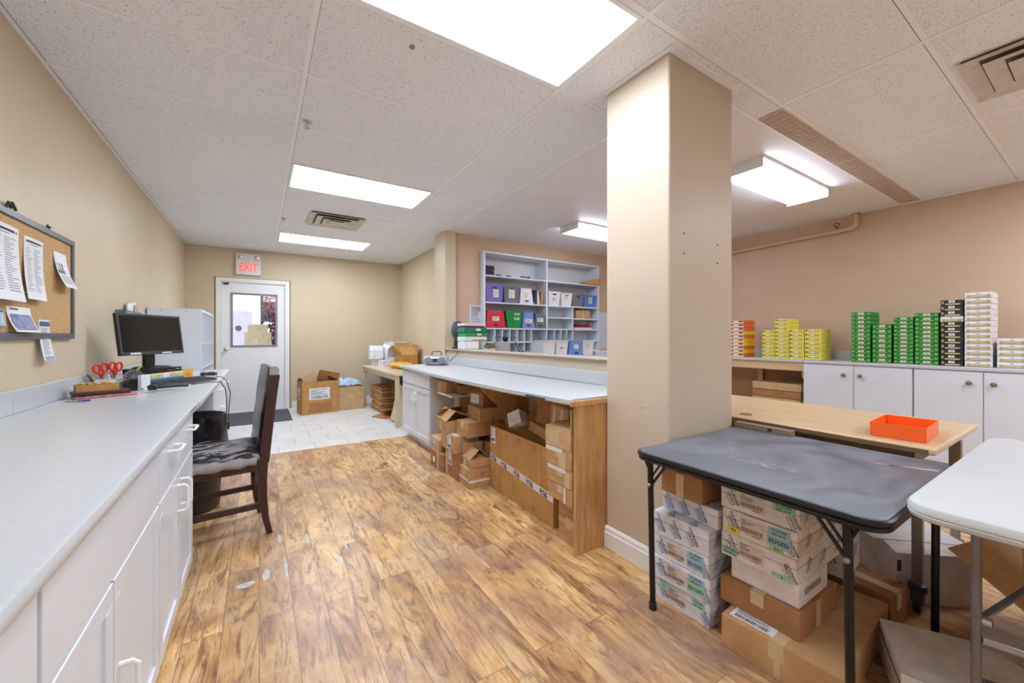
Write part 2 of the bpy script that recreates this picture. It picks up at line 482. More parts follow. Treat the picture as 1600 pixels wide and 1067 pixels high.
# ---- recessed troffers
LENS_C = (236, 242, 255)
def lens_mat(name, c, s):
    m, nt, b = new_mat(name)
    b.inputs['Base Color'].default_value = lin(c)
    v = coords(nt, kind='Generated')
    sp = N(nt, 'ShaderNodeSeparateXYZ'); nt.links.new(v, sp.inputs[0])
    w_ = N(nt, 'ShaderNodeTexWave', wave_type='BANDS', bands_direction='Y'); w_.inputs['Scale'].default_value = 0.62
    w_.inputs['Phase Offset'].default_value = 1.4
    nt.links.new(v, w_.inputs['Vector'])
    r = N(nt, 'ShaderNodeMapRange'); r.inputs[3].default_value = s * .8; r.inputs[4].default_value = s * 1.2
    nt.links.new(w_.outputs['Fac'], r.inputs[0])
    nt.links.new(r.outputs[0], b.inputs['Emission Strength'])
    b.inputs['Emission Color'].default_value = lin(c)
    vo = N(nt, 'ShaderNodeTexVoronoi'); vo.inputs['Scale'].default_value = 140
    nt.links.new(coords(nt), vo.inputs['Vector']); bump(nt, b, vo.outputs['Distance'], .4)
    return m
M_LENS = lens_mat('prismatic lens lit', (232, 241, 255), LAMP_MAIN)
M_LENS2 = lens_mat('wrap lens lit', (230, 236, 255), LAMP_SIDE)
def troffer(x0, y0, label, w=1.19, d=.585):
    r = root('ceiling_light', label, 'light', (x0, y0, CEIL), 0, 'recessed ceiling lights')
    f = MB()
    for a, b in (((0, 0), (w, .02)), ((0, d - .02), (w, d)), ((0, .02), (.02, d - .02)), ((w - .02, .02), (w, d - .02))):
        f.box((a[0], a[1], -.009), (b[0], b[1], 0), M_TEE)
    f.build('frame', r)
    MB().box((.02, .02, -.006), (w - .02, d - .02, -.003), M_LENS).build('diffuser', r)
    return r
troffer(.22, Y0G + .015, 'large recessed fluorescent light near the square column, largest in view')
troffer(.22, Y0G + DY * 4 + .015, 'recessed fluorescent light in mid ceiling, nearer side of the air vent')
troffer(.22, Y0G + DY * 8 + .015, 'recessed fluorescent light closest to the exit door')
troffer(.22, -1.85, 'unseen recessed fill light added behind the viewpoint')  # unseen lamp added behind the camera for fill
troffer(2.66, -1.85, 'unseen recessed fill light added behind the viewpoint, toward the side wall')  # another added lamp out of view, filling the right side
troffer(3.89, -.74, 'unseen recessed fill light added beyond the dusty air vent')  # added out of frame to brighten the right wall and under the tables
def surface_light(x0, y0, w, d, label):
    r = root('surface_light', label, 'light', (x0, y0, CEIL - .002), 0, 'surface mounted lights')
    b = MB(); b.box((0, 0, -.022), (w, d, 0), M_WHITE2); b.build('housing', r)
    l = MB(); l.add([(0.005, .005, -.022), (w - .005, .005, -.022), (w - .005, d - .005, -.022), (.005, d - .005, -.022), (.012, .03, -.085), (w - .012, .03, -.085), (w - .012, d - .03, -.085), (.012, d - .03, -.085)],
                    [(7, 6, 5, 4), (0, 1, 5, 4), (2, 3, 7, 6)], M_LENS2); l.build('lens', r)
    for xa in (0, w - .006): MB().box((xa, 0, -.088), (xa + .006, d, -.02), M_WHITE2).build('end_cap', r)
surface_light(3.24, 1.50, 1.22, .34, 'white surface mounted light on the smooth ceiling beside the louvred grilles')
surface_light(3.22, 3.55, 1.22, .34, 'white surface mounted light on the smooth ceiling above the bin shelves')

# ---- air diffusers, grilles, sprinklers
def diffuser(x0, y0, label, s=.59):
    r = root('ceiling_vent', label, 'vent', (x0, y0, CEIL), 0, 'square ceiling air vents')
    M_V = plain('vent metal', (206, 200, 190), .45, .1, var=.12, scale=12)
    M_VD = plain('dusty vent throat', (120, 106, 94), .8, var=.5, scale=9)
    for k, (i, z) in enumerate(((0, -.016), (.075, -.024), (.15, -.031))):
        o = i + .066; m = MB()
        z2 = z + .011
        a, b = i, s - i
        vs = [(a, a, z), (b, a, z), (b, b, z), (a, b, z), (o, o, z2), (s - o, o, z2), (s - o, s - o, z2), (o, s - o, z2)]
        m.add(vs, [(0, 1, 5, 4), (1, 2, 6, 5), (2, 3, 7, 6), (3, 0, 4, 7)], M_V)
        m.build('ring', r)
    MB().box((.21, .21, -.034), (s - .21, s - .21, -.030), M_V).build('centre_plate', r)
    MB().box((.012, .012, -.003), (s - .012, s - .012, -.001), M_VD).build('throat', r)
diffuser(.48, Y0G + DY * 6 + .03, 'beige square air vent between the two farther recessed lights')
diffuser(2.99, -.12, 'dusty square air vent above the plastic table')
def grille(x0, x1, label):
    r = root('ceiling_grille', label, 'grille', (x0, 1.125, CEIL), 0, 'louvred ceiling grilles')
    L = x1 - x0; D = .148
    M_G = plain('grille blades', (226, 206, 190), .45)
    m = MB()
    for k in range(11): m.box((0, .004 + k * .0137, -.012), (L, .009 + k * .0137, -.001), M_G)
    n = int(L / .06)
    for k in range(n + 1): m.box((k * L / n - .002, 0, -.013), (k * L / n + .002, D, -.004), M_G)
    m.build('blades', r)
    MB().box((0, 0, -.0012), (L, D, -.0004), plain('grille void', (128, 108, 96), .9)).build('backing', r)
grille(2.69, 3.89, 'long louvred ceiling grille nearest the square column')
grille(3.91, 5.12, 'second louvred ceiling grille, between the long one and the wall')
grille(5.14, 5.62, 'short louvred ceiling grille against the beige wall')
def sprinkler(x, y, label, arm=None):
    r = root('sprinkler_head', label, 'sprinkler', (x, y, CEIL), 0, 'ceiling sprinkler heads')
    m = MB(); m.lathe([(.03, 0), (.03, -.004), (.012, -.006)], M_CHROME, 16); m.build('escutcheon', r, smooth=True)
    m = MB(); m.lathe([(.008, -.004), (.008, -.02), (.004, -.022), (.003, -.038)], M_CHROME, 10)
    m.tube([(-.012, 0, -.018), (-.014, 0, -.03), (0, 0, -.042), (.014, 0, -.03), (.012, 0, -.018)], .002, M_CHROME, 6)
    m.lathe([(.016, -.042), (.016, -.044)], M_CHROME, 12); m.build('deflector', r, smooth=True)
sprinkler(.262, 2.87, 'chrome sprinkler head beside the ceiling grid line near the large light')
sprinkler(.24, 5.35, 'chrome sprinkler head next to the air vent')
m = MB().lathe([(.014, 0), (.013, -.006), (.006, -.008), (.005, -.012)], M_STEEL, 14)
tag(m.build('ceiling_hook', loc=(.619, 1.855, CEIL)), 'small round metal hook plate in a ceiling tile by the large light', 'hook')

# ---- exit door
d = root('door_1', '', 'door'); del d['label']; del d['category']; d['kind'] = 'structure'
d.location = (0, YF, 0)
f = MB()
for a, b in (((DX0 + .02, 0), (DX0 + .085, DZ - .01)), ((DX1 - .085, 0), (DX1 - .02, DZ - .01))):
    f.box((a[0], -.012, 0), (b[0], .10, b[1]), M_WHITE2)
f.box((DX0 + .085, -.012, DZ - .075), (DX1 - .085, .10, DZ - .01), M_WHITE2)
f.build('door_frame', d, bevel=.004)
f = MB().box((DX0, .001, 0), (DX0 + .02, .12, DZ), plain('shaded jamb paint', (150, 130, 104), .6)).box((DX1 - .02, .001, 0), (DX1, .12, DZ), MATS['shaded jamb paint']).box((DX0, .001, DZ - .012), (DX1, .12, DZ), MATS['shaded jamb paint'])  # jamb strips coloured darker, their shade put into the paint
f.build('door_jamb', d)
WX0, WX1, WZ0, WZ1 = -.372, .248, 1.045, 1.89
lx0, lx1, lz1 = DX0 + .088, DX1 - .088, DZ - .08
m = MB()
m.box((lx0, .02, .012), (WX0, .062, lz1), M_DOOR).box((WX1, .02, .012), (lx1, .062, lz1), M_DOOR)
m.box((WX0, .02, .012), (WX1, .062, WZ0), M_DOOR).box((WX0, .02, WZ1), (WX1, .062, lz1), M_DOOR)
m.build('door_leaf', d)
m = MB(); fw = .022
for a, b in (((WX0 - .006, WZ0 - .006), (WX0 + fw, WZ1 + .006)), ((WX1 - fw, WZ0 - .006), (WX1 + .006, WZ1 + .006)), ((WX0 + fw, WZ0 - .006), (WX1 - fw, WZ0 + fw)), ((WX0 + fw, WZ1 - fw), (WX1 - fw, WZ1 + .006))):
    m.box((a[0], .008, a[1]), (b[0], .066, b[1]), plain('grey vision frame', (140, 138, 146), .4))
m.build('window_frame', d, bevel=.003)
gm, gnt, gb = new_mat('door glass')
gb.inputs['Transmission Weight'].default_value = 1.0; gb.inputs['Roughness'].default_value = 0.0; gb.inputs['IOR'].default_value = 1.02
gb.inputs['Base Color'].default_value = (.97, .98, 1, 1)
MB().box((WX0 + .02, .038, WZ0 + .02), (WX1 - .02, .042, WZ1 - .02), gm).build('pane', d)
MB().lathe([(.045, 0), (.045, .001)], M_GREY, 24, Matrix.Translation((WX0 + .095, .036, 1.335)) @ Matrix.Rotation(PI / 2, 4, 'X')).build('sticker', d)
m = MB(); K = Matrix.Translation((-.437, .02, 1.0)) @ Matrix.Rotation(PI / 2, 4, 'X')
m.lathe([(.032, 0), (.032, .006), (.012, .010), (.011, .030), (.024, .040), (.028, .052), (.024, .062), (.006, .066)], M_CHROME, 20, K)
m.build('door_knob', d, smooth=True)
m = MB().box((-.47, -.016, DZ - .115), (-.40, .019, DZ - .095), M_BLACK); m.build('door_closer', d)
# exit sign
s = root('exit_sign', 'white exit sign with red letters and two lamp heads above the door', 'exit sign', (-.145, YF, 2.18))
MB().box((-.165, -.055, 0), (.165, 0, .335), plain('white sign box', (226, 222, 224), .4)).build('housing', s, bevel=.006)
MB().text('EXIT', .185, (0, -.057, .115), (1, 0, 0), (0, 0, 1), emis('lit red letters', (255, 82, 74), 1.1), sx=.66).build('lettering', s)
for x in (-.11, .11):
    MB().lathe([(.014, 0), (.026, .012), (.028, .028), (.02, .032)], M_CHROME, 14, Matrix.Translation((x, -.055, .275)) @ Matrix.Rotation(PI / 2, 4, 'X')).build('lamp_head', s, smooth=True)
# mat
tag(MB().box((-.62, 6.46, .002), (.405, 7.52, .010), M_MAT).build('door_mat', bevel=.003), 'dark grey rectangular doormat in front of the exit door', 'mat')

# ---- outdoors, seen through the door pane
struct(MB().box((-6, YF + .25, -.1), (8, YF + 14, -.02), plain('snowy ground', (225, 228, 235), .8)).build('ground'))
m = MB().box((-6, YF + 9, 0), (-.2, YF + 9.3, 2.1), plain('pale outside wall', (206, 200, 214), .8))
struct(m.build('wall_outside'))
sh = MB()
for k in range(900):
    a = random.uniform(0, 2 * PI); rr = random.uniform(.05, .32); z = random.uniform(.6, 2.3)
    c0 = Vector((.30 + rr * math.cos(a) * .8, YF + 1.15 + rr * math.sin(a), z)); s_ = random.uniform(.03, .06)
    u = Vector((random.uniform(-1, 1), random.uniform(-1, 1), random.uniform(-1, 1))).normalized(); v = u.orthogonal().normalized()
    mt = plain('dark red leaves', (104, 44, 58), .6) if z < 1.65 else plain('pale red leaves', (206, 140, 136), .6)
    sh.add([c0 - u * s_, c0 + v * s_ * .5, c0 + u * s_, c0 - v * s_ * .5], [(0, 1, 2, 3)], mt)
b_ = root('shrub', 'red leaved shrub outside the door pane', 'shrub', (0, 0, 0))
sh.build('foliage', b_)
m = MB()
for a in range(6): m.tube([(.30, YF + 1.15, -.02), (.30 + .1 * math.cos(a), YF + 1.15 + .1 * math.sin(a), 1.2), (.30 + .22 * math.cos(a), YF + 1.15 + .2 * math.sin(a), 2.1)], [.012, .009, .004], plain('bark', (80, 62, 60), .9), 6)
m.build('branch', b_)
tag(MB().box((.02, YF + 1.7, -.02), (.07, YF + 1.76, 2.6), plain('grey post', (110, 108, 122), .6)).box((.07, YF + 1.7, 1.5), (1.2, YF + 1.74, 1.9), MATS['grey post']).build('sign_post'), 'grey metal post standing outside the door pane', 'post')
for z, wd, hh, lb in ((.66, .40, .62, 'larger tan parcel box outside the door, below the small one'), (1.285, .30, .13, 'small tan parcel box outside the door, on top of the larger one')):
    tag(MB().box((-.02 - wd / 2, YF + .55, z), (-.02 + wd / 2, YF + .80, z + hh), cardboard('pale parcel card', (222, 206, 170))).build('parcel_box', bevel=.004), lb, 'box', 'parcels outside the door')  # one pale tan card for both parcels
tag(MB().box((-.35, YF + .45, -.02), (.35, YF + .95, .64), plain('outside ledge block', (200, 200, 206), .8)).build('parcel_bench', bevel=.01), 'pale block seat outside the door carrying two parcels', 'bench')

# ================================================================= LEFT COUNTER
WZ = .86
def bullnose_top(name, y0, y1, label, xe=-.268, dz=0.0, mat=None):
    r = root(name, label, 'worktop', (XL, y0, WZ + dz), 0)
    L = y1 - y0; W = xe - XL
    prof = [(0.003, -.038), (W - .012, -.038), (W - .004, -.034), (W, -.026), (W, -.012), (W - .004, -.004), (W - .014, 0), (0.003, 0)]
    k = len(prof)
    vs = [(x, 0, z) for x, z in prof] + [(x, L, z) for x, z in prof]
    fs = [(i, k + i, k + (i + 1) % k, (i + 1) % k) for i in range(k)] + [tuple(range(k)), tuple(reversed(range(k, 2 * k)))]
    MB().add(vs, fs, M_LAM).build('slab', r, smooth=True)
    MB().box((.003, 0, .0), (.024, L, .105), M_LAM).build('backsplash', r, bevel=.004)
    return r
bullnose_top('worktop', -2.2, 2.628, 'long pale laminate worktop under the cork board, nearest the camera')
bullnose_top('worktop', 2.632, 5.12, 'pale laminate worktop carrying the computer monitor', xe=-.262, dz=-.001)

def d_pull(parent, p, n, axis, L=.11, mat=None, out=.034, name='handle'):
    """D pull: p centre on the face, n outward, axis along the bar"""
    p = Vector(p); n = Vector(n); a = Vector(axis)
    pts = [p - a * L / 2, p - a * L / 2 + n * out * .7, p - a * (L / 2 - .010) + n * out, p + a * (L / 2 - .010) + n * out, p + a * L / 2 + n * out * .7, p + a * L / 2]
    return MB().tube(pts, .0062, mat or M_WHITE2, 8).build(name, parent, smooth=True)

def front_panel(name, parent, y0, y1, z0, z1, x, nx, mat, handle=None, rail=.05, arch=False):
    """shaker front on a face at x, facing nx (+1/-1)"""
    m = MB(); t = .018
    def bx_(ya, yb, za, zb, d0, d1):
        a, b = sorted((x + nx * d0, x + nx * d1)); m.box((a, ya, za), (b, yb, zb), mat)
    if min(y1 - y0, z1 - z0) > .22:
        bx_(y0, y1, z0, z0 + rail, 0, t); bx_(y0, y1, z1 - rail, z1, 0, t)
        bx_(y0, y0 + rail, z0 + rail, z1 - rail, 0, t); bx_(y1 - rail, y1, z0 + rail, z1 - rail, 0, t)
        bx_(y0 + rail, y1 - rail, z0 + rail, z1 - rail, 0, t * .55)
    else: bx_(y0, y1, z0, z1, 0, t)
    o = m.build(name, parent, bevel=.002)
    if handle:
        hy, hz, ax = handle
        d_pull(o, (x + nx * t, hy, hz), (nx, 0, 0), ax)
    return o

def left_cab(y0, y1, label, drawers, doors, pulls=True, hz=.515):
    r = root('base_cabinet', label, 'cabinet', (0, 0, 0), 0, 'white base cabinets under the long worktop')
    m = MB(); m.box((XL + .01, y0, .07), (-.309, y1, WZ - .04), M_WHITE); m.box((XL + .01, y0 + .002, 0), (-.335, y1 - .002, .07), M_WHITE)
    m.build('carcass', r, bevel=.002)
    for a, b in drawers: front_panel('drawer', r, a + .003, b - .003, .628, .812, -.309, 1, M_WHITE, ((a + b) / 2 + .02, .76, (0, 1, 0)) if pulls else None)
    for a, b, hy in doors: front_panel('door', r, a + .003, b - .003, .045, .618, -.309, 1, M_WHITE, (hy, hz, (0, 0, 1)))
    return r
left_cab(-1.2, -.10, 'white base cabinet below the worktop, beside the viewpoint', [(-1.2, -.65), (-.65, -.10)], [(-1.2, -.65, -.70), (-.65, -.10, -.60)])
left_cab(-.09, .92, 'white base cabinet below the long worktop in the lowest corner of the view', [(-.09, .92)], [(-.09, .415, .37), (.415, .92, .46)], False, .335)
rc = left_cab(.93, 1.81, 'white base cabinet below the long worktop with one visible D handle', [(.93, 1.81)], [(.93, 1.30, .98), (1.305, 1.81, 1.345)], False, .335)
left_cab(1.82, 2.625, 'white base cabinet at the end of the long worktop, beside the chair', [(1.82, 2.215), (2.22, 2.625)], [(1.82, 2.215, 2.17), (2.22, 2.625, 2.265)])
left_cab(3.72, 5.10, 'white base cabinet below the monitor worktop, beyond the chair', [(3.72, 4.41), (4.41, 5.10)], [(3.72, 4.41, 4.37), (4.41, 5.10, 4.45)])
m = MB().tube([(-.2655, 2.28, WZ - .006), (-.2650, 2.42, WZ - .007), (-.2652, 2.56, WZ - .006)], [.0008, .003, .0008], M_INK, 6, flat=.6)
tag(m.build('worktop_crack'), 'dark chipped crack along the front edge of the long worktop', 'crack', kind='stuff')

# sorter beyond the counter
r = root('mail_sorter', 'tall white pigeonhole sorter unit standing beside the exit door', 'sorter', (XL + .01, 5.14, 0))
D_, L_, Hs = .42, 1.24, 1.485
m = MB(); m.box((0, 0, 0), (D_, .018, Hs), M_WHITE).box((0, L_ - .018, 0), (D_, L_, Hs), M_WHITE).box((0, .018, Hs - .03), (D_, L_ - .018, Hs), M_WHITE)
m.box((0, .018, 0), (.012, L_ - .018, Hs - .03), M_WHITE)
m.build('carcass', r, bevel=.002)
for z in (.08, .60, .86, 1.12): MB().box((.012, .018, z), (D_ - .004, L_ - .018, z + .014), M_WHITE).build('shelf', r)
for k in range(1, 9):
    MB().box((.012, k * L_ / 9, .874), (D_ - .004, k * L_ / 9 + .010, Hs - .03), M_WHITE).build('divider', r)
for y in (.015, .36): MB().lathe([(.006, 0), (.005, .002)], M_GREY, 8, Matrix.Translation((.10 if y < .1 else .3, 0, Hs - .02)) @ Matrix.Rotation(PI / 2, 4, 'X')).build('screw_cap', r)

# ---- cork board
r = root('cork_board', 'framed cork notice board on the beige wall above the worktop', 'notice board', (XL, 2.05, 1.19), 0)
BL, BH = 1.275, .565
MB().box((.002, 0, 0), (.012, BL, BH), M_CORK).build('cork', r)
m = MB(); fw = .03
m.box((.001, -.002, -.002), (.022, BL, fw), M_FRAME).box((.001, -.002, BH - fw), (.022, BL, BH), M_FRAME)
m.box((.001, BL - fw, fw), (.022, BL, BH - fw), M_FRAME).box((.001, -.002, fw), (.022, fw - .002, BH - fw), M_FRAME)
m.build('frame', r, bevel=.003)
m = MB().tube([(.014, .55, BH + .002), (.014, .57, BH + .03), (.014, .59, BH + .012), (.014, .60, BH + .035), (.014, .63, BH + .01)], .006, M_INK, 6)
m.build('scroll_hook', r); m = MB().tube([(.014, .93, BH + .002), (.014, .945, BH + .02), (.014, .96, BH + .006), (.014, .98, BH + .018)], .004, M_INK, 6)
m.build('scroll_hook', r)
def lines(m, x, y0, z1, w, n, dz, mat, M=None, seed=1, th=.0022, nx=1, cols=1):
    rnd = random.Random(seed)
    cw = w / cols
    for c in range(cols):
        for k in range(n):
            ww = cw * rnd.uniform(.45, .92)
            z = z1 - k * dz
            m.quad([(x, y0 + c * cw, z), (x, y0 + c * cw + ww, z), (x, y0 + c * cw + ww, z + th), (x, y0 + c * cw, z + th)], mat, M)
def pinned(name, label, y, ztop, w, h, curl, kind, shear=0.0, seed=1, base=None, cat='paper'):
    """sheet pinned at the top, its lower edge curling off the board; y measured at the left edge"""
    n = 8
    def P(u, v, off=0):   # u along +y 0..1, v down 0..1
        c = curl * (v ** 2)
        return (.013 + c + .004 * math.sin(u * PI) + off, y + u * w + shear * v, ztop - v * h * (1 - curl * .4))
    m = MB(); vs = [P(i / 4, j / n) for j in range(n + 1) for i in range(5)]
    fs = [(j * 5 + i, j * 5 + i + 1, (j + 1) * 5 + i + 1, (j + 1) * 5 + i) for j in range(n) for i in range(4)]
    m.add(vs, fs, base or M_PAPER)
    vs2 = [(a - .0008, b, c_) for a, b, c_ in vs]; m.add(vs2, fs, base or M_PAPER)
    rnd = random.Random(seed)
    def strip(u0, u1, v0, v1, mt):
        nu, nv = max(1, math.ceil((u1 - u0) * 6)), max(1, math.ceil((v1 - v0) * 14))
        for a in range(nu):
            for b in range(nv):
                ua, ub = u0 + (u1 - u0) * a / nu, u0 + (u1 - u0) * (a + 1) / nu; va, vb = v0 + (v1 - v0) * b / nv, v0 + (v1 - v0) * (b + 1) / nv
                m.quad([P(ua, vb, .0015), P(ub, vb, .0015), P(ub, va, .0015), P(ua, va, .0015)], mt)
    if kind == 'form':
        strip(.08, .80, .055, .085, M_INK); strip(.84, .92, .055, .085, M_GREY)
        strip(.2, .6, .11, .12, M_GREY)
        for k in range(22):
            v = .17 + k * .033
            strip(.08, .08 + rnd.uniform(.1, .26), v, v + .009, M_GREY); strip(.42, .42 + rnd.uniform(.15, .45), v, v + .009, M_GREY)
    elif kind == 'card':
        strip(.06, .94, .30, .86, plain('bluish picture', (118, 128, 168), .5, var=.5, scale=30)); strip(.1, .4, .08, .13, M_INK)
        strip(.06, .94, .88, .91, M_BLUEINK)
    elif kind == 'slip':
        strip(.05, .95, .04, .16, plain('slate blue print', (70, 92, 128), .5)); strip(.1, .9, .90, .99, plain('pale blue print', (150, 168, 216), .5))
        for k in range(20): strip(.12, .12 + rnd.uniform(.3, .7), .2 + k * .034, .2 + k * .034 + .012, M_GREY)
    elif kind == 'photo':
        strip(.0, 1, .0, .5, M_PAPER); strip(.06, .5, .3, .6, M_DARK)
        for k in range(6): strip(.1, .8, .66 + k * .04, .672 + k * .04, M_GREY)
    o = m.build(name, loc=(XL, 0, 0)); tag(o, label, cat)
    return o
pinned('notice_sheet', 'white printed form pinned to the cork board, cut off by the picture edge', 2.475, 1.685, .235, .335, .035, 'form', -.035, 2)
pinned('notice_sheet', 'white printed form pinned in the middle of the cork board', 2.76, 1.672, .19, .30, .028, 'form', -.045, 3)
pinned('notice_leaflet', 'small curled grey and white leaflet pinned near the frame corner of the cork board', 3.06, 1.655, .16, .19, .045, 'photo', .02, 4)
pinned('picture_card', 'postcard with a bluish group picture pinned low on the cork board', 2.60, 1.335, .215, .115, .03, 'card', .01, 5)
pinned('paper_slip', 'narrow folded paper slip hanging below the cork board frame', 2.90, 1.285, .12, .205, .022, 'slip', -.005, 6)
pinned('price_slip', 'pale blue slip pinned low on the cork board at the picture edge', 2.48, 1.315, .10, .07, .01, 'slip', 0, 8, plain('pale blue paper', (186, 212, 230), .7))
def pin(y, z, c, label):
    m = MB().lathe([(.0045, 0), (.0025, .006), (.0045, .012), (.004, .016)], c, 10, Matrix.Translation((XL + .012, y, z)) @ Matrix.Rotation(PI / 2, 4, 'Y'))
    tag(m.build('push_pin', smooth=True), label, 'pin', 'push pins on the cork board')
pin(2.735, 1.405, plain('yellow plastic', (232, 206, 60), .3), 'yellow push pin in the cork below the two printed forms')
pin(2.80, 1.402, M_INK, 'black push pin next to the yellow one on the cork board')
pin(2.925, 1.388, M_PAPER, 'white push pin alone on bare cork under the leaflet')

# ---- grey wall box behind the monitor with papers
r = root('wall_file_holder', 'slate blue file holder with papers on the wall behind the monitor', 'file holder', (XL, 4.18, 1.245), 0)
MB().box((.002, 0, 0), (.06, .50, .165), plain('slate blue plastic', (92, 112, 128), .45)).box((.06, .03, .01), (.062, .2, .15), plain('slate inset', (120, 140, 150), .4)).build('holder', r, bevel=.006)
MB().box((.02, .22, .02), (.03, .47, .235), M_PAPER, rot_at((.02, .3, .1), 'X', .12)).box((.035, .36, .03), (.04, .46, .22), M_CARD2, rot_at((.02, .4, .1), 'X', -.15)).build('papers', r)

# ---- monitor
r = root('computer_monitor', 'black flat computer monitor, switched off, on the worktop', 'monitor', (-.642, 3.83, .992), 0, rot=(0, 0, math.atan2(.44, .25)))
Tm = Matrix.Translation((0, 0, .098)) @ Matrix.Rotation(math.radians(-7), 4, 'X')
# local x runs along the screen width (to the far side), -y faces the room
MW, MH = .535, .290
m = MB(); m.box((-MW / 2, 0, 0), (MW / 2, .018, MH), M_BLACK, Tm); m.box((-MW / 2 + .08, .018, .05), (MW / 2 - .08, .05, MH - .05), M_BLACK, Tm)
m.build('housing', r, bevel=.004)
m = MB(); fw = .016
for a, b in (((-MW / 2, 0), (MW / 2, fw * 1.4)), ((-MW / 2, MH - fw), (MW / 2, MH)), ((-MW / 2, fw * 1.4), (-MW / 2 + fw, MH - fw)), ((MW / 2 - fw, fw * 1.4), (MW / 2, MH - fw))):
    m.box((a[0], -.006, a[1]), (b[0], .0, b[1]), M_DARK, Tm)
m.build('bezel', r, bevel=.002)
MB().quad([(-MW / 2 + fw, -.002, fw * 1.4), (MW / 2 - fw, -.002, fw * 1.4), (MW / 2 - fw, -.002, MH - fw), (-MW / 2 + fw, -.002, MH - fw)], plain('dark glossy screen', (8, 8, 10), .12), Tm).build('screen', r)
MB().box((-.20, -.0075, .005), (-.12, -.0062, .017), M_PAPER, Tm).box((.06, -.0075, .005), (.15, -.0062, .014), M_PAPER, Tm).build('sticker', r)
m = MB(); m.box((-.04, .03, .004), (.04, .055, .17), M_BLACK); m.lathe([(.125, 0), (.125, .006), (.11, .012), (.03, .016)], M_BLACK, 28, Matrix.Translation((0, .02, 0)), squash=.75)
m.build('stand', r, bevel=.002, smooth=True)

# ---- pile the monitor stands on, and the desk clutter
A_ = math.atan2(.44, .25)
def slab_thing(name, label, cat, c, size, rz, mat, group=None, bev=.003, extra=None):
    r = root(name, label, cat, c, rz, group)
    w_, d_, h_ = size
    MB().box((-w_ / 2, -d_ / 2, 0), (w_ / 2, d_ / 2, h_), mat).build('body', r, bevel=bev)
    if extra: extra(r, w_, d_, h_)
    return r
def yellowish(r, w_, d_, h_):
    MB().box((-w_ / 2 - .001, -d_ / 2 - .001, .006), (w_ / 2 - .004, -d_ / 2 + .001, h_ - .006), plain('pale lime print', (206, 206, 120), .5, var=.3, scale=40)).build('front_label', r)
    MB().box((-.03, -d_ / 2 - .002, .004), (.03, -d_ / 2 - .001, h_ - .004), M_PAPER).build('sticker', r)
slab_thing('document_tray', 'blue letter tray at the base of the pile under the monitor', 'tray', (-.665, 3.845, WZ), (.34, .22, .040), A_, plain('translucent blue plastic', (70, 120, 160), .25))
slab_thing('lens_carton', 'flat carton with a lime printed front under the monitor', 'box', (-.665, 3.845, WZ + .041), (.33, .21, .038), A_, M_PAPER, extra=yellowish)
slab_thing('switch_box', 'black flat electronic box directly under the monitor foot', 'electronic box', (-.66, 3.845, WZ + .080), (.29, .20, .034), A_, M_BLACK,
    extra=lambda r, w_, d_, h_: MB().box((.02, -d_ / 2 - .001, .010), (.08, -d_ / 2, .016), M_REDINK).box((.09, -d_ / 2 - .001, .018), (.13, -d_ / 2, .022), M_PAPER).build('front_light', r))
MB_ = None
WZ2 = WZ + .132
bpy.data.objects['computer_monitor'].location.z = WZ + .1145
slab_thing('teal_box', 'teal plastic box beside the keyboard', 'box', (-.745, 3.60, WZ), (.10, .07, .055), .5, plain('teal plastic', (52, 140, 150), .4))
def paper_stack(name, label, c, size, rz, n=9, grp=None):
    r = root(name, label, 'papers', c, rz, grp)
    for k in range(n):
        a = random.uniform(-.08, .08); h0 = k * size[2] / n
        MB().box((-size[0] / 2, -size[1] / 2, h0), (size[0] / 2, size[1] / 2, h0 + size[2] / n * .8), M_PAPER if k % 3 else M_WCARD2, Matrix.Rotation(a, 4, 'Z')).build('sheet', r)
    return r
paper_stack('paper_pile', 'untidy pile of white and bluish papers behind the teal box', (-.825, 3.61, WZ), (.09, .12, .125), .4)
slab_thing('small_carton', 'little orange carton standing beside the monitor pile', 'box', (-.505, 4.08, WZ), (.085, .07, .082), .9, plain('orange card', (222, 168, 84), .6),
    extra=lambda r, w_, d_, h_: MB().box((-.022, -d_ / 2 - .001, .012), (.022, -d_ / 2, .05), plain('deep orange print', (206, 132, 50), .6)).build('print', r))
m = MB()
for k, (rr, zz) in enumerate(((.07, .0), (.075, .03), (.06, .07), (.03, .10), (.01, .11))): pass
m.lathe([(.07, 0), (.078, .03), (.066, .07), (.04, .10), (.01, .112)], plain('pale green bag plastic', (206, 222, 208), .35, var=.1, scale=14, bmp=.6, bscale=20), 16)
tag(m.build('plastic_bag', loc=(-.67, 4.18, WZ), smooth=True), 'crumpled pale green plastic bag behind the monitor', 'bag')

# keyboard
r = root('keyboard', 'black computer keyboard lying in front of the monitor', 'keyboard', (-.468, 3.735, WZ), math.atan2(.44, .25))
MB().add([(-.24, -.08, 0), (.24, -.08, 0), (.24, .08, 0), (-.24, .08, 0), (-.238, -.078, .013), (.238, -.078, .013), (.238, .078, .026), (-.238, .078, .026)],
         [(0, 3, 2, 1), (4, 5, 6, 7), (0, 1, 5, 4), (1, 2, 6, 5), (2, 3, 7, 6), (3, 0, 4, 7)], plain('keyboard shell', (58, 58, 64), .45)).build('case', r, bevel=.003)
m = MB()
for j in range(5):
    for i in range(20):
        x = -.225 + i * .0228; y = -.064 + j * .027; z = .015 + (y + .078) * .083
        m.box((x, y, z - .003), (x + .019, y + .022, z + .006), M_DARK)
m.build('keys', r)
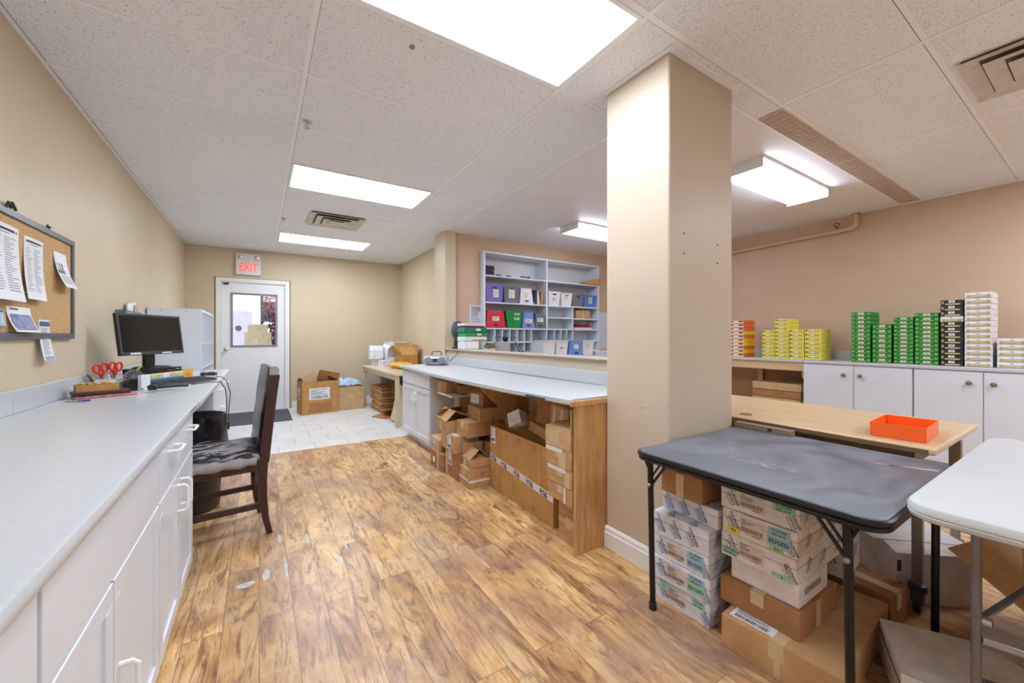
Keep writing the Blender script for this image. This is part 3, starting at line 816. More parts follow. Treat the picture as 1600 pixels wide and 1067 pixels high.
# scanners
def scanner(label, loc, rz, tip=0.0):
    r = root('barcode_scanner', label, 'scanner', loc, rz, 'barcode scanners', )
    m = MB().tube([(-.10, 0, .026), (-.06, 0, .03), (0, 0, .030), (.05, 0, .026), (.085, 0, .022)], [.020, .026, .022, .017, .019], M_DARK, 12, flat=.75)
    m.build('grip', r, smooth=True, sub=1)
    m = MB().tube([(-.085, -.005, .03), (-.10, -.05, .034), (-.105, -.09, .03)], [.020, .024, .030], M_DARK, 12, flat=.7)
    m.build('head', r, smooth=True, sub=1)
    MB().box((-.125, -.094, .015), (-.085, -.090, .045), M_BLACK).build('window', r)
    return r
scanner('grey pistol barcode scanner lying on its side in front of the keyboard', (-.47, 3.32, WZ), .25)
scanner('dark barcode scanner standing behind the keyboard near the counter edge', (-.395, 4.22, WZ), 1.6)
m = MB().tube([(-.38, 3.36, WZ + .024), (-.30, 3.50, WZ + .02), (-.245, 3.66, WZ + .004), (-.222, 3.78, WZ - .06), (-.218, 3.86, WZ - .16), (-.22, 3.88, WZ - .30), (-.222, 3.89, WZ - .34)], .0035, M_BLACK, 6)
tag(m.build('scanner_cable', smooth=True), 'black cable running from the scanner over the counter edge', 'cable', 'cables over the counter edge')
m = MB().tube([(-.30, 3.98, WZ + .016), (-.262, 4.02, WZ + .012), (-.228, 4.02, WZ - .02), (-.20, 3.98, WZ - .12), (-.206, 3.90, WZ - .24), (-.208, 3.88, WZ - .33)], .0035, M_BLACK, 6)
tag(m.build('keyboard_cable', smooth=True), 'black cable running from the keyboard over the counter edge', 'cable', 'cables over the counter edge')
tag(MB().box((-.013, -.013, 0), (.013, .013, .06), M_BLACK).build('cable_plug', loc=(-.214, 3.885, WZ - .40), bevel=.003), 'black plug hanging at the end of the two cables', 'plug')
# pencil on keyboard's end
tag(MB().tube([(-.70, 3.44, WZ + .012), (-.62, 3.38, WZ + .008)], .004, M_GREY, 8).build('pen', smooth=True), 'pale pen sticking out beside the keyboard', 'pen')

# holder with scissors, tape dispenser
r = root('pen_holder', 'white box holder stuffed with pens and red scissors', 'pen holder', (-.80, 3.50, WZ), .3)
m = MB()
for a, b in (((-.07, -.04), (.07, -.037)), ((-.07, .037), (.07, .04)), ((-.07, -.037), (-.067, .037)), ((.067, -.037), (.07, .037))): m.box((a[0], a[1], 0), (b[0], b[1], .075), M_WCARD2)
m.box((-.07, -.04, 0), (.07, .04, .003), M_WCARD2); m.build('body', r)
def scis(loc, rz, ry, label):
    r = root('scissors', label, 'scissors', loc, 0, 'red handled scissors', rot=(0, ry, rz))
    M_R = plain('red plastic', (226, 44, 30), .3)
    for sgn in (-1, 1):
        m = MB(); ring = [(sgn * .022 + .018 * math.cos(a), 0, .140 + .026 * math.sin(a)) for a in [k * 2 * PI / 14 for k in range(15)]]
        m.tube(ring, .006, M_R, 8); m.tube([(sgn * .016, 0, .116), (0, 0, .085)], [.008, .006], M_R, 8)
        m.build('handle', r, smooth=True)
        MB().box((-.006 + sgn * .002, sgn * .001, .01), (.006 + sgn * .002, sgn * .001 + .0015, .09), M_STEEL).build('blade', r)
scis((-.825, 3.49, WZ - .0 + .004), .9, -.15, 'red handled scissors in the pen holder with an open loop, taller pair')
scis((-.79, 3.515, WZ + .01), 1.0, .12, 'red handled scissors leaning in the pen holder toward the tape dispenser')
for k, (dx, dy, c_, lb, cc) in enumerate(((-.055, .0, (80, 84, 170), 'blue purple marker in the pen holder', 'marker'), (-.04, -.02, (228, 212, 60), 'yellow highlighter in the pen holder', 'marker'),
        (.03, .02, (236, 210, 50), 'long yellow pencil leaning out of the pen holder', 'pencil'), (.01, -.02, (210, 210, 216), 'white pen in the pen holder', 'pen'))):
    tag(MB().tube([(-.80 + dx, 3.50 + dy, WZ + .006), (-.80 + dx * 1.5 + (.10 if k == 2 else -.02), 3.50 + dy, WZ + (.15 if k == 2 else .105))], .006, plain('pen colour %s' % 'abcd'[k], c_, .35), 8).build('marker' if k < 2 else cc, smooth=True), lb, cc)
r = root('tape_dispenser', 'black tape dispenser with a round striped reel beside the pen holder', 'tape dispenser', (-.690, 3.42, WZ), .5)
m = MB().prism([(-.045, 0), (.05, 0), (.05, .06), (.0, .075), (-.045, .05)], -.03, .03, M_BLACK, Matrix.Rotation(PI / 2, 4, 'X')); m.build('body', r, bevel=.004)
m = MB().lathe([(.045, -.012), (.045, .012)], M_GREY, 24, Matrix.Translation((.015, 0, .085)) @ Matrix.Rotation(PI / 2, 4, 'X')); m.build('reel', r, smooth=True)
m = MB()
for k in range(14):
    a = k * 2 * PI / 14
    m.quad([(.015 + .015 * math.cos(a), -.0125, .085 + .015 * math.sin(a)), (.015 + .04 * math.cos(a), -.0125, .085 + .04 * math.sin(a)), (.015 + .04 * math.cos(a + .22), -.0125, .085 + .04 * math.sin(a + .22)), (.015 + .015 * math.cos(a + .22), -.0125, .085 + .015 * math.sin(a + .22))], M_BLACK)
m.build('spokes', r)
tag(MB().box((-.035, -.01, 0), (.035, .01, .095), M_WCARD2).build('folded_card', loc=(-.625, 3.42, WZ), rot=(0, 0, 1.1)), 'upright folded white card next to the tape dispenser', 'card')
# wooden tray with lens scraps, notebooks, key ring
r = root('wooden_box', 'shallow cardboard tray full of small yellow packets on dark folders', 'tray', (-.785, 3.19, WZ + .034), .35)
m = MB(); w_, d_, h_ = .17, .12, .036
m.box((-w_ / 2, -d_ / 2, 0), (w_ / 2, d_ / 2, .003), M_CARDO)
for a, b in (((-w_ / 2, -d_ / 2), (w_ / 2, -d_ / 2 + .004)), ((-w_ / 2, d_ / 2 - .004), (w_ / 2, d_ / 2)), ((-w_ / 2, -d_ / 2 + .004), (-w_ / 2 + .004, d_ / 2 - .004)), ((w_ / 2 - .004, -d_ / 2 + .004), (w_ / 2, d_ / 2 - .004))): m.box((a[0], a[1], .003), (b[0], b[1], h_), M_CARDO)
m.build('tray_body', r)
m = MB()
for k in range(70):
    x = random.uniform(-w_ / 2 + .02, w_ / 2 - .02); y = random.uniform(-d_ / 2 + .02, d_ / 2 - .02)
    m.box((-.014, -.006, -.003), (.014, .006, .003), (plain('olive packet', (190, 176, 70), .5), M_PAPER, plain('gold packet', (206, 160, 76), .5))[k % 3], Matrix.Translation((x, y, random.uniform(.02, .045))) @ Matrix.Rotation(random.uniform(0, 3), 4, 'Z') @ Matrix.Rotation(random.uniform(-.5, .5), 4, 'X'))
o = m.build('packets', r); o['kind'] = 'stuff'
slab_thing('dark_folder', 'dark brown folder under the tray of packets', 'folder', (-.765, 3.18, WZ + .013), (.23, .135, .020), .35, plain('dark brown cover', (62, 36, 36), .4), 'folders under the packet tray')
slab_thing('magazine', 'red and white magazine at the bottom, under the dark folder', 'magazine', (-.745, 3.165, WZ), (.25, .12, .012), .42, plain('red white cover', (196, 120, 122), .4, var=.5, scale=30), 'folders under the packet tray')
r = root('car_key', 'small bunch of blue and silver keys on the worktop', 'keys', (-.80, 2.97, WZ), .2)
MB().tube([(.018 * math.cos(a), .018 * math.sin(a), .004) for a in [k * .5 for k in range(14)]], .0015, M_CHROME, 6).build('ring', r)
MB().box((.0, -.012, 0), (.045, .0, .008), plain('blue key fob', (70, 84, 168), .3)).box((-.045, .0, 0), (.0, .012, .005), M_CHROME).build('fob', r, bevel=.002)

# ---- chair
r = root('counter_stool', 'counter height chair with cracked dark leather and torn grey seat', 'chair', (-.19, 2.995, 0), math.radians(7))
SZ = .44
m = MB(); m.box((-.205, -.205, SZ - .045), (.19, .205, SZ), M_DKWOOD); m.build('seat_frame', r, bevel=.004)
# puffy seat
ns = 12; vs = []; fs = []
def seat_p(i, j, top):
    u = i / ns * 2 - 1; v = j / ns * 2 - 1
    e = (1 - abs(u) ** 5) * (1 - abs(v) ** 5)
    x = u * .205; y = v * .21
    return (x - .01, y, SZ + (.045 + .055 * e ** .5 + .006 * math.sin(9 * x * 3) * math.cos(23 * y) if top else 0))
for top in (0, 1):
    for j in range(ns + 1):
        for i in range(ns + 1): vs.append(seat_p(i, j, top))
q = (ns + 1) ** 2
for j in range(ns):
    for i in range(ns):
        a = j * (ns + 1) + i
        fs.append((a + 1, a, a + ns + 1, a + ns + 2)); fs.append((q + a, q + a + 1, q + a + ns + 2, q + a + ns + 1))
for i in range(ns):
    fs += [(i, i + 1, q + i + 1, q + i), ((ns) * (ns + 1) + i + 1, (ns) * (ns + 1) + i, q + ns * (ns + 1) + i, q + ns * (ns + 1) + i + 1)]
    a = i * (ns + 1); b = a + ns + 1; fs.append((b, a, q + a, q + b))
    a += ns; b += ns; fs.append((a, b, q + b, q + a))
MB().add(vs, fs, M_TORN).build('seat', r, smooth=True, bevel=0)
m = MB(); e_ = []
for sgn in (-1,):
    pts = [(-.21 + k * .04, sgn * .2105, SZ + .02) for k in range(10)]
    m.tube(pts, [.022 + .006 * math.sin(k * 2.1) for k in range(10)], M_TORNEDGE, 10, flat=1.2)
m.tube([(-.214, -.20 + k * .045, SZ + .025) for k in range(10)], .022, M_TORNEDGE, 10)
m.build('torn_edge', r, smooth=True)
# backrest: leaning slab
def lean(z): return .165 + (z - .5) * .10 + max(0, z - .8) * .03
prof_z = [.47, .56, .66, .76, .86, .95, .995, 1.015]
vs = []; fs = []
th = [.052, .052, .052, .050, .048, .046, .040, .024]
for z, t_ in zip(prof_z, th):
    x = lean(z)
    for y in (-.205, -.195, -.1, 0, .1, .195, .205):
        vs.append((x + (.004 if abs(y) > .2 else 0) + .004 * math.sin(z * 30) * math.cos(y * 12), y, z))
    for y in (.205, .195, .1, 0, -.1, -.195, -.205): vs.append((x + t_, y, z))
k = 14
for j in range(len(prof_z) - 1):
    for i in range(k): fs.append((j * k + i, j * k + (i + 1) % k, (j + 1) * k + (i + 1) % k, (j + 1) * k + i))
fs.append(tuple(reversed(range(k)))); fs.append(tuple(range((len(prof_z) - 1) * k, len(prof_z) * k)))
MB().add(vs, fs, M_LEATHER).build('backrest', r, smooth=True)
for sgn in (-1, 1):
    m = MB(); z0 = .44
    vs = []; fs = []
    for z in (.44, .55, .7, .85, .965):
        x = lean(z)
        vs += [(x + .004, sgn * .2055, z), (x + .058, sgn * .2055, z), (x + .058, sgn * .2115, z), (x + .004, sgn * .2115, z)]
    for j in range(4):
        for i in range(4): fs.append((j * 4 + i, j * 4 + (i + 1) % 4, (j + 1) * 4 + (i + 1) % 4, (j + 1) * 4 + i))
    fs += [(0, 1, 2, 3), (16, 17, 18, 19)]
    MB().add(vs, fs, plain('dark maroon leather', (62, 38, 38), .3, bmp=.3, bscale=40)).build('side_panel', r)
m = MB()
for sgn in (-1,):
    m.box((lean(.99) - .002, sgn * .206, .965), (lean(.99) + .050, sgn * .212, 1.008), M_TORNEDGE)
    m.box((lean(.99) + .004, -.21, 1.008), (lean(.99) + .044, -.10, 1.018), M_TORNEDGE)
m.build('worn_corner', r, bevel=.006)
def leg(xs, y, w0=.036, w1=.028, nm='leg'):
    vs = []; fs = []
    for n_, (x, z) in enumerate(xs):
        t_ = w0 + (w1 - w0) * n_ / (len(xs) - 1)
        vs += [(x - t_ / 2, y - t_ / 2, z), (x + t_ / 2, y - t_ / 2, z), (x + t_ / 2, y + t_ / 2, z), (x - t_ / 2, y + t_ / 2, z)]
    for j in range(len(xs) - 1):
        for i in range(4): fs.append((j * 4 + i, j * 4 + (i + 1) % 4, (j + 1) * 4 + (i + 1) % 4, (j + 1) * 4 + i))
    fs += [(3, 2, 1, 0), tuple(range(len(vs) - 4, len(vs)))]
    MB().add(vs, fs, M_DKWOOD).build(nm, r, bevel=.003)
for y in (-.186, .186):
    leg([(.188, .44), (.186, .34), (.188, .22), (.200, .10), (.222, 0)], y, .048, .032)
    leg([(-.185, SZ - .045), (-.185, 0)], y, .042, .030)
    MB().box((-.185, y - .010, .165), (.188, y + .010, .20), M_DKWOOD).build('stretcher', r, bevel=.003)
MB().box((.178, -.186, .255), (.198, .186, .29), M_DKWOOD).build('stretcher', r, bevel=.003)
MB().box((-.195, -.186, .21), (-.175, .186, .245), M_DKWOOD).build('stretcher', r, bevel=.003)

# ---- waste bin with black bag
r = root('waste_bin', 'dark waste bin lined with a shiny black bag behind the chair', 'bin', (-.37, 3.50, 0), 0)
MB().lathe([(.125, 0), (.135, .02), (.160, .60), (.164, .61)], plain('grey bin plastic', (66, 60, 62), .4), 28).build('bin_body', r, smooth=True)
def crumple(prof, seg, mat, amp, seed):
    rnd = random.Random(seed); vs = []; fs = []
    for r_, z in prof:
        for k in range(seg):
            a = 2 * PI * k / seg; q_ = r_ * (1 + amp * math.sin(a * 5 + z * 31) + rnd.uniform(-amp, amp) * .6)
            vs.append((q_ * math.cos(a), q_ * math.sin(a), z + rnd.uniform(-1, 1) * amp * .06))
    for j in range(len(prof) - 1):
        for k in range(seg):
            k2 = (k + 1) % seg; fs.append((j * seg + k, j * seg + k2, (j + 1) * seg + k2, (j + 1) * seg + k))
    fs.append(tuple(range((len(prof) - 1) * seg, len(prof) * seg)))
    return MB().add(vs, fs, mat)
crumple([(.165, .36), (.176, .45), (.180, .55), (.178, .62), (.168, .655), (.14, .64), (.10, .61), (.03, .60)], 36, M_BAG, .035, 5).build('bin_bag', r, smooth=True)

# ================================================================= RIGHT COUNTER (low wall side)
# sagging laminate top with a slightly bowed front edge
r = root('worktop', 'pale sagging laminate worktop over the cardboard boxes, against the half wall', 'worktop', (0, 0, 0))
nj = 24; ya, yb = 1.625, 4.74; prof = None
vs = []; fs = []
def sag(t): return .86 - .006 * math.sin(PI * t) 
for j in range(nj + 1):
    t_ = j / nj; y = ya + (yb - ya) * t_
    xf = 1.425 - .045 * math.sin(PI * min(1, t_ * 1.15)) if t_ < .87 else 1.425 - .045 * math.sin(PI * min(1, t_ * 1.15)) 
    z = sag(t_)
    for x, dz in ((xf + .008, 0), (xf, -.006), (xf, -.028), (xf + .008, -.036), (2.055, -.036), (2.055, 0)): vs.append((x, y, z + dz))
for j in range(nj):
    for i in range(6): fs.append((j * 6 + i, (j + 1) * 6 + i, (j + 1) * 6 + (i + 1) % 6, j * 6 + (i + 1) % 6))
fs += [(0, 1, 2, 3, 4, 5), tuple(reversed(range(nj * 6, nj * 6 + 6)))]
MB().add(vs, fs, M_LAM).build('slab', r, smooth=True)
MB().box((2.034, 1.625, .858), (2.056, 4.74, .955), M_LAM).build('backsplash', r, bevel=.004)
MB().box((1.385, 1.83, .828), (1.392, 2.02, .842), M_DARK, Matrix.Translation((.008, 0, 0))).build('peeled_edge', r)
MB().box((1.415, 1.610, .822), (2.05, 1.626, .848), M_OAK).build('end_strip', r)
# oak end panel
tag(MB().box((1.455, 1.624, 0), (2.055, 1.642, .823), M_OAK).build('end_panel', bevel=.001), 'oak grained end panel holding up the worktop next to the square column', 'panel')
# sloping inner brace of oak board
r = root('corner_brace', 'sloping orange oak brace board under the middle of the worktop', 'brace', (0, 2.86, 0))
MB().prism([(1.50, .818), (2.05, .818), (2.05, .30), (1.96, .38), (1.56, .74)], -.009, .009, M_OAK, Matrix.Rotation(PI / 2, 4, 'X')).build('board', r)
MB().box((1.62, .012, .70), (1.66, .05, .82), M_OAK).build('cleat', r)
# cabinet with drawer and doors
r = root('base_cabinet', 'white cabinet with one drawer and two doors at the lobby end of the sagging worktop', 'cabinet')
CY0, CY1, CX = 3.80, 4.70, 1.468
m = MB(); m.box((CX, CY0, .10), (2.03, CY1, .816), M_WHITE).box((CX + .05, CY0, 0), (2.03, CY1, .10), M_WHITE); m.build('carcass', r, bevel=.002)
MB().box((CX - .018, CY0 + .004, .665), (CX, CY1 - .004, .808), M_WHITE).build('drawer', r, bevel=.002)
for a, b, hy in ((CY0 + .004, (CY0 + CY1) / 2 - .002, (CY0 + CY1) / 2 - .035), ((CY0 + CY1) / 2 + .002, CY1 - .004, (CY0 + CY1) / 2 + .035)):
    o = front_panel('door', r, a, b, .105, .655, CX, -1, M_WHITE, None, .055)
    h = MB()
    for zc in (.50, .535, .57): h.tube([(CX - .020, hy + .022 * math.cos(t_), zc + .014 * math.sin(t_)) for t_ in [k * PI / 5 for k in range(11)]], .0045, M_WHITE2, 6)
    h.tube([(CX - .018, hy, .49), (CX - .045, hy, .50), (CX - .045, hy, .56), (CX - .018, hy, .58)], .005, M_WHITE2, 6)
    h.build('handle', o, smooth=True)

# ================================================================= CARTONS
def fp(face, w, d, h, u, v, e=.0012):
    if face == 'W': return Vector((-w / 2 - e, d / 2 - u, v))
    if face == 'S': return Vector((-w / 2 + u, -d / 2 - e, v))
    if face == 'T': return Vector((-w / 2 + v, d / 2 - u, h + e))
    if face == 'E': return Vector((w / 2 + e, -d / 2 + u, v))
def fdirs(face):
    return {'W': (Vector((0, -1, 0)), Vector((0, 0, 1))), 'S': (Vector((1, 0, 0)), Vector((0, 0, 1))), 'T': (Vector((0, -1, 0)), Vector((1, 0, 0))), 'E': (Vector((0, 1, 0)), Vector((0, 0, 1)))}[face]
def rect(m, face, dims, u0, v0, u1, v1, mat, e=.0012):
    w, d, h = dims
    m.quad([fp(face, w, d, h, a, b, e) for a, b in ((u0, v0), (u1, v0), (u1, v1), (u0, v1))], mat)
def ship_label(m, face, dims, u0, v0, u1, v1, seed=1, paper=None, e=.0012):
    rect(m, face, dims, u0, v0, u1, v1, paper or M_PAPER, e)
    rnd = random.Random(seed); W = u1 - u0; H = v1 - v0
    k = 0; v = v1 - H * .12
    while v > v0 + H * .42:
        rect(m, face, dims, u0 + W * .08, v - H * .035, u0 + W * (.08 + rnd.uniform(.3, .8)), v, M_INK, e + .0006); v -= H * .10
    x = u0 + W * .1
    while x < u0 + W * .88:
        t_ = W * rnd.choice((.012, .02, .03)); rect(m, face, dims, x, v0 + H * .1, x + t_, v0 + H * .34, M_INK, e + .0006); x += t_ + W * .018
def carton(label, x0, x1, y0, y1, z0, z1, mat=None, rz=0, rx=0, ry=0, flaps=None, tape='W', labels=(), group='cardboard boxes under the sagging worktop', name='cardboard_box', cat='box', fl=.5, edge=None):
    mat = mat or M_CARD
    w, d, h = x1 - x0, y1 - y0, z1 - z0
    # parts are laid out about the base centre
    r = root(name, label, cat, ((x0 + x1) / 2, (y0 + y1) / 2, z0), 0, group, rot=(math.radians(rx), math.radians(ry), math.radians(rz)))
    dims = (w, d, h); m = MB(); t = .004
    if flaps is None:
        m.box((-w / 2, -d / 2, 0), (w / 2, d / 2, h), mat); m.build('body', r, bevel=.0025)
        tm = MB()
        # closing seam and tape along the long side of the top
        if d >= w:
            tm.box((-.0012, -d / 2, h - .001), (.0012, d / 2, h + .0004), M_CARD3 if mat not in (M_WCARD, M_WCARD2) else M_GREY)
            if tape: rect(tm, 'T', dims, 0, w / 2 - .024, d, w / 2 + .024, M_TAPE, .001); rect(tm, 'S', dims, w / 2 - .024, h - min(.07, h * .5), w / 2 + .024, h, M_TAPE, .001)
        else:
            tm.box((-w / 2, -.0012, h - .001), (w / 2, .0012, h + .0004), M_CARD3 if mat not in (M_WCARD, M_WCARD2) else M_GREY)
            if tape: rect(tm, 'T', dims, d / 2 - .024, 0, d / 2 + .024, w, M_TAPE, .001); rect(tm, 'W', dims, d / 2 - .024, h - min(.07, h * .5), d / 2 + .024, h, M_TAPE, .001)
        tm.build('packing_tape', r)
    else:
        m.box((-w / 2, -d / 2, 0), (w / 2, d / 2, t), mat)
        m.box((-w / 2, -d / 2, t), (-w / 2 + t, d / 2, h), mat).box((w / 2 - t, -d / 2, t), (w / 2, d / 2, h), mat)
        m.box((-w / 2 + t, -d / 2, t), (w / 2 - t, -d / 2 + t, h), mat).box((-w / 2 + t, d / 2 - t, t), (w / 2 - t, d / 2, h), mat)
        m.build('body', r, bevel=.0012, seg=1)
        for side, ang in flaps.items():
            a = math.radians(ang); f = MB()
            L = (w if side in 'WE' else d) * fl
            if side == 'W': M = Matrix.Translation((-w / 2 + .001, 0, h)) @ Matrix.Rotation(-a, 4, 'Y'); f.box((0, -d / 2 + .003, 0), (L, d / 2 - .003, .003), mat, M)
            if side == 'E': M = Matrix.Translation((w / 2 - .001, 0, h)) @ Matrix.Rotation(a, 4, 'Y'); f.box((-L, -d / 2 + .003, 0), (0, d / 2 - .003, .003), mat, M)
            if side == 'S': M = Matrix.Translation((0, -d / 2 + .001, h)) @ Matrix.Rotation(a, 4, 'X'); f.box((-w / 2 + .003, 0, 0), (w / 2 - .003, L, .003), mat, M)
            if side == 'N': M = Matrix.Translation((0, d / 2 - .001, h)) @ Matrix.Rotation(-a, 4, 'X'); f.box((-w / 2 + .003, -L, 0), (w / 2 - .003, 0, .003), mat, M)
            f.build('flap', r)
    for k, lb in enumerate(labels):
        lm = MB(); kind = lb[-1]
        if kind == 'ship': ship_label(lm, lb[0], dims, *lb[1:5], seed=k + int(x0 * 100) + int(z0 * 90)); lm.build('shipping_label', r)
        elif kind == 'tape': rect(lm, lb[0], dims, *lb[1:5], M_TAPE); lm.build('tape_strip', r)
        elif kind == 'wtape': rect(lm, lb[0], dims, *lb[1:5], M_WTAPE, .0016); lm.build('tape_strip', r)
        elif kind == 'dark': rect(lm, lb[0], dims, *lb[1:5], M_CARD3); lm.build('hand_hole', r)
        elif kind == 'white': rect(lm, lb[0], dims, *lb[1:5], M_PAPER); lm.build('paper_label', r)
    return r
# ---- big carton in front
r = carton('largest brown carton, tall and flat, with white logo tape and red rings, under the worktop', 1.555, 1.70, 1.93, 2.765, 0, .492, M_CARDO, rz=-1.5, flaps={'E': 60}, fl=.35)
w_, d_, h_ = .145, .835, .492; dims = (w_, d_, h_)
m = MB()
m.quad([fp('W', w_, d_, h_, 0, .225), fp('W', w_, d_, h_, d_, .160), fp('W', w_, d_, h_, d_, .210), fp('W', w_, d_, h_, 0, .272)], M_WTAPE)
m.build('logo_tape', r)
lt = MB(); ang = math.atan2(.063, d_)
xd = Vector((0, -math.cos(ang), -math.sin(ang))); yd = Vector((0, -math.sin(ang), math.cos(ang)))
for k, u in enumerate((.06, .22, .40, .57, .73)):
    v = .249 - u * .0755
    p = fp('W', w_, d_, h_, u, v + .006, .0022)
    lt.text('artg', .052, p, xd, yd, plain('purple navy print', (70, 56, 104), .6))
    q_ = fp('W', w_, d_, h_, u + .012, v - .016, .0022)
    lt.quad([q_ - xd * .035 - yd * .003, q_ + xd * .035 - yd * .003, q_ + xd * .035 + yd * .003, q_ - xd * .035 + yd * .003], M_REDINK)
lt.build('tape_lettering', r)
for u, v, rr in ((.11, .455, .016), (.25, .445, .018), (.43, .455, .020), (.63, .450, .022), (.12, .385, .014), (.62, .045, .016)):
    lt = MB(); c0 = fp('W', w_, d_, h_, u, v, .0015); seg = 16; vs = []
    for k in range(seg):
        a = 2 * PI * k / seg
        vs.append(c0 + Vector((0, math.cos(a), math.sin(a))) * rr); vs.append(c0 + Vector((0, math.cos(a), math.sin(a))) * rr * .7)
    lt.add(vs, [(2 * k, 2 * ((k + 1) % seg), 2 * ((k + 1) % seg) + 1, 2 * k + 1) for k in range(seg)], M_REDINK); lt.build('red_ring', r)
lt = MB(); ship_label(lt, 'W', dims, .018, .360, .085, .478, 9); lt.build('shipping_label', r)
lt = MB()
for u in (.13, .30, .47, .66): rect(lt, 'W', dims, u, .0, u + .045, .492, plain('dulled tape over card', (186, 140, 84), .22), .0008)
lt.build('packing_tape', r)

G = 'cardboard boxes under the sagging worktop'
# left pile, from the floor up
carton('small brown box on the floor beside the white cabinet, square white label', 1.36, 1.56, 3.26, 3.53, 0, .155, M_CARD3, rz=2, labels=(('W', .05, .05, .10, .10, 'white'), ('W', .14, 0, .18, .155, 'tape')))
carton('white and brown small box on top of the floor box beside the cabinet', 1.375, 1.53, 3.36, 3.60, .157, .262, M_CARD2, rz=-4, labels=(('W', .02, .02, .13, .09, 'ship'), ('S', .05, .03, .09, .08, 'dark')))
carton('brown box on the floor with a tall white label, second from the cabinet', 1.385, 1.60, 2.99, 3.25, 0, .218, M_CARD3, rz=1, labels=(('W', .06, .10, .13, .215, 'ship'), ('W', .01, .01, .05, .2, 'tape')))
carton('brown box with shiny white wrap label on its lid, under the open flapped box', 1.375, 1.60, 3.02, 3.335, .220, .360, M_CARD, rz=-3, labels=(('T', .03, .02, .28, .20, 'wtape'), ('W', .15, .02, .24, .13, 'ship'), ('S', .10, .05, .17, .085, 'white')))
carton('open brown box with one pale flap folded over, upper part of the left pile', 1.385, 1.62, 3.16, 3.47, .363, .475, M_CARD, rz=-6, ry=-5, flaps={'W': 38, 'E': 25, 'N': 30}, labels=(('W', .12, 0, .16, .10, 'tape'),))
carton('closed plain brown box beside the open flapped box, its end to the aisle', 1.44, 1.68, 2.93, 3.13, .362, .487, M_CARD, rz=3)
carton('taped brown box on the floor right next to the largest carton', 1.39, 1.60, 2.79, 2.975, 0, .150, M_CARD, rz=-2, labels=(('W', 0, .055, .18, .075, 'wtape'), ('S', 0, .045, .21, .062, 'wtape'), ('S', .10, .08, .14, .12, 'dark')))
carton('brown box with roof shaped half open lid standing on the taped floor box', 1.41, 1.59, 2.80, 2.965, .153, .215, M_CARD, rz=-6, flaps={'W': 42, 'E': 42, 'N': 88, 'S': 10}, fl=.62, labels=(('W', .055, 0, .08, .06, 'wtape'),))
carton('long brown box lying deeper in the pile, behind the roof lidded box', 1.63, 1.95, 2.86, 3.30, 0, .30, M_CARD2, rz=8)
carton('long plain brown box carrying the torn box, left of the brace', 1.555, 1.86, 2.89, 3.165, .492, .600, M_CARD, rz=-5)
carton('torn brown box with a ripped end and peaked flap near the brace', 1.585, 1.75, 2.965, 3.17, .603, .715, M_CARD3, rz=8, flaps={'N': 40, 'W': 50, 'S': 120}, labels=(('W', .03, .02, .15, .10, 'wtape'),))
carton('tall brown box standing high in the pile beneath the worktop', 1.60, 1.90, 3.36, 3.56, .492, .735, M_CARD, rz=-10, labels=(('W', .04, .03, .14, .20, 'tape'),))
carton('low brown box supporting the tall one, deep in the left pile', 1.65, 1.92, 3.24, 3.56, .305, .488, M_CARD2, rz=2)
carton('long brown box at the bottom rear of the pile against the half wall', 1.66, 2.02, 3.33, 3.74, 0, .298, M_CARD3)
carton('small brown box tucked right under the worktop beside the cabinet', 1.49, 1.70, 3.50, 3.72, .665, .775, M_CARD, rz=4, labels=(('W', .05, .01, .12, .09, 'tape'),))
carton('thin white padded box lying under the top row beside the cabinet', 1.48, 1.75, 3.32, 3.70, .640, .660, M_WCARD, rz=-3)
carton('dark brown box behind the thin white one, close to the cabinet side', 1.80, 2.02, 3.58, 3.78, .49, .80, M_CARD3)
carton('brown box rising behind the tall standing one near the half wall', 1.93, 2.03, 3.10, 3.50, .49, .79, M_CARD)
carton('brown box supporting the long plain one beside the brace', 1.70, 2.02, 2.88, 3.20, .31, .488, M_CARD3)
# middle pile behind the largest carton
carton('brown carton filling the floor behind the largest one', 1.74, 2.03, 2.32, 2.80, 0, .42, M_CARD3)
carton('second brown carton on the floor behind the largest one, beside the narrow stack', 1.74, 2.03, 1.90, 2.30, 0, .46, M_CARD)
carton('white box tilted on its edge on top of the largest carton', 1.575, 1.68, 2.39, 2.50, .535, .640, M_WCARD2, rx=-28, ry=24, rz=20, tape=None)
carton('brown box with dark taped lid lying behind the tilted white box', 1.76, 2.0, 2.42, 2.72, .43, .555, M_CARD, rz=4, labels=(('T', .05, .02, .25, .2, 'tape'),))
carton('long low brown box lying between the white box and the narrow stack', 1.62, 1.82, 1.98, 2.36, .505, .570, M_CARD, rz=-14, ry=6, labels=(('T', .1, .02, .3, .1, 'tape'),))
carton('brown box leaning with a raised flap below the worktop, behind the tilted white box', 1.70, 1.90, 2.16, 2.33, .575, .715, M_CARD3, rz=10, rx=8, flaps={'W': 140, 'N': 70, 'S': 100}, fl=.4)
carton('large open brown box with flap hanging down near the end panel', 1.64, 1.90, 1.88, 2.09, .575, .745, M_CARD, rz=-6, rx=5, flaps={'W': 25, 'S': 20, 'E': 8}, fl=.55, labels=(('W', .03, 0, .06, .16, 'tape'), ('W', .12, 0, .15, .16, 'tape')))
carton('brown box pushed under the worktop against the half wall, behind the leaning ones', 1.93, 2.03, 2.05, 2.75, .56, .80, M_CARD)
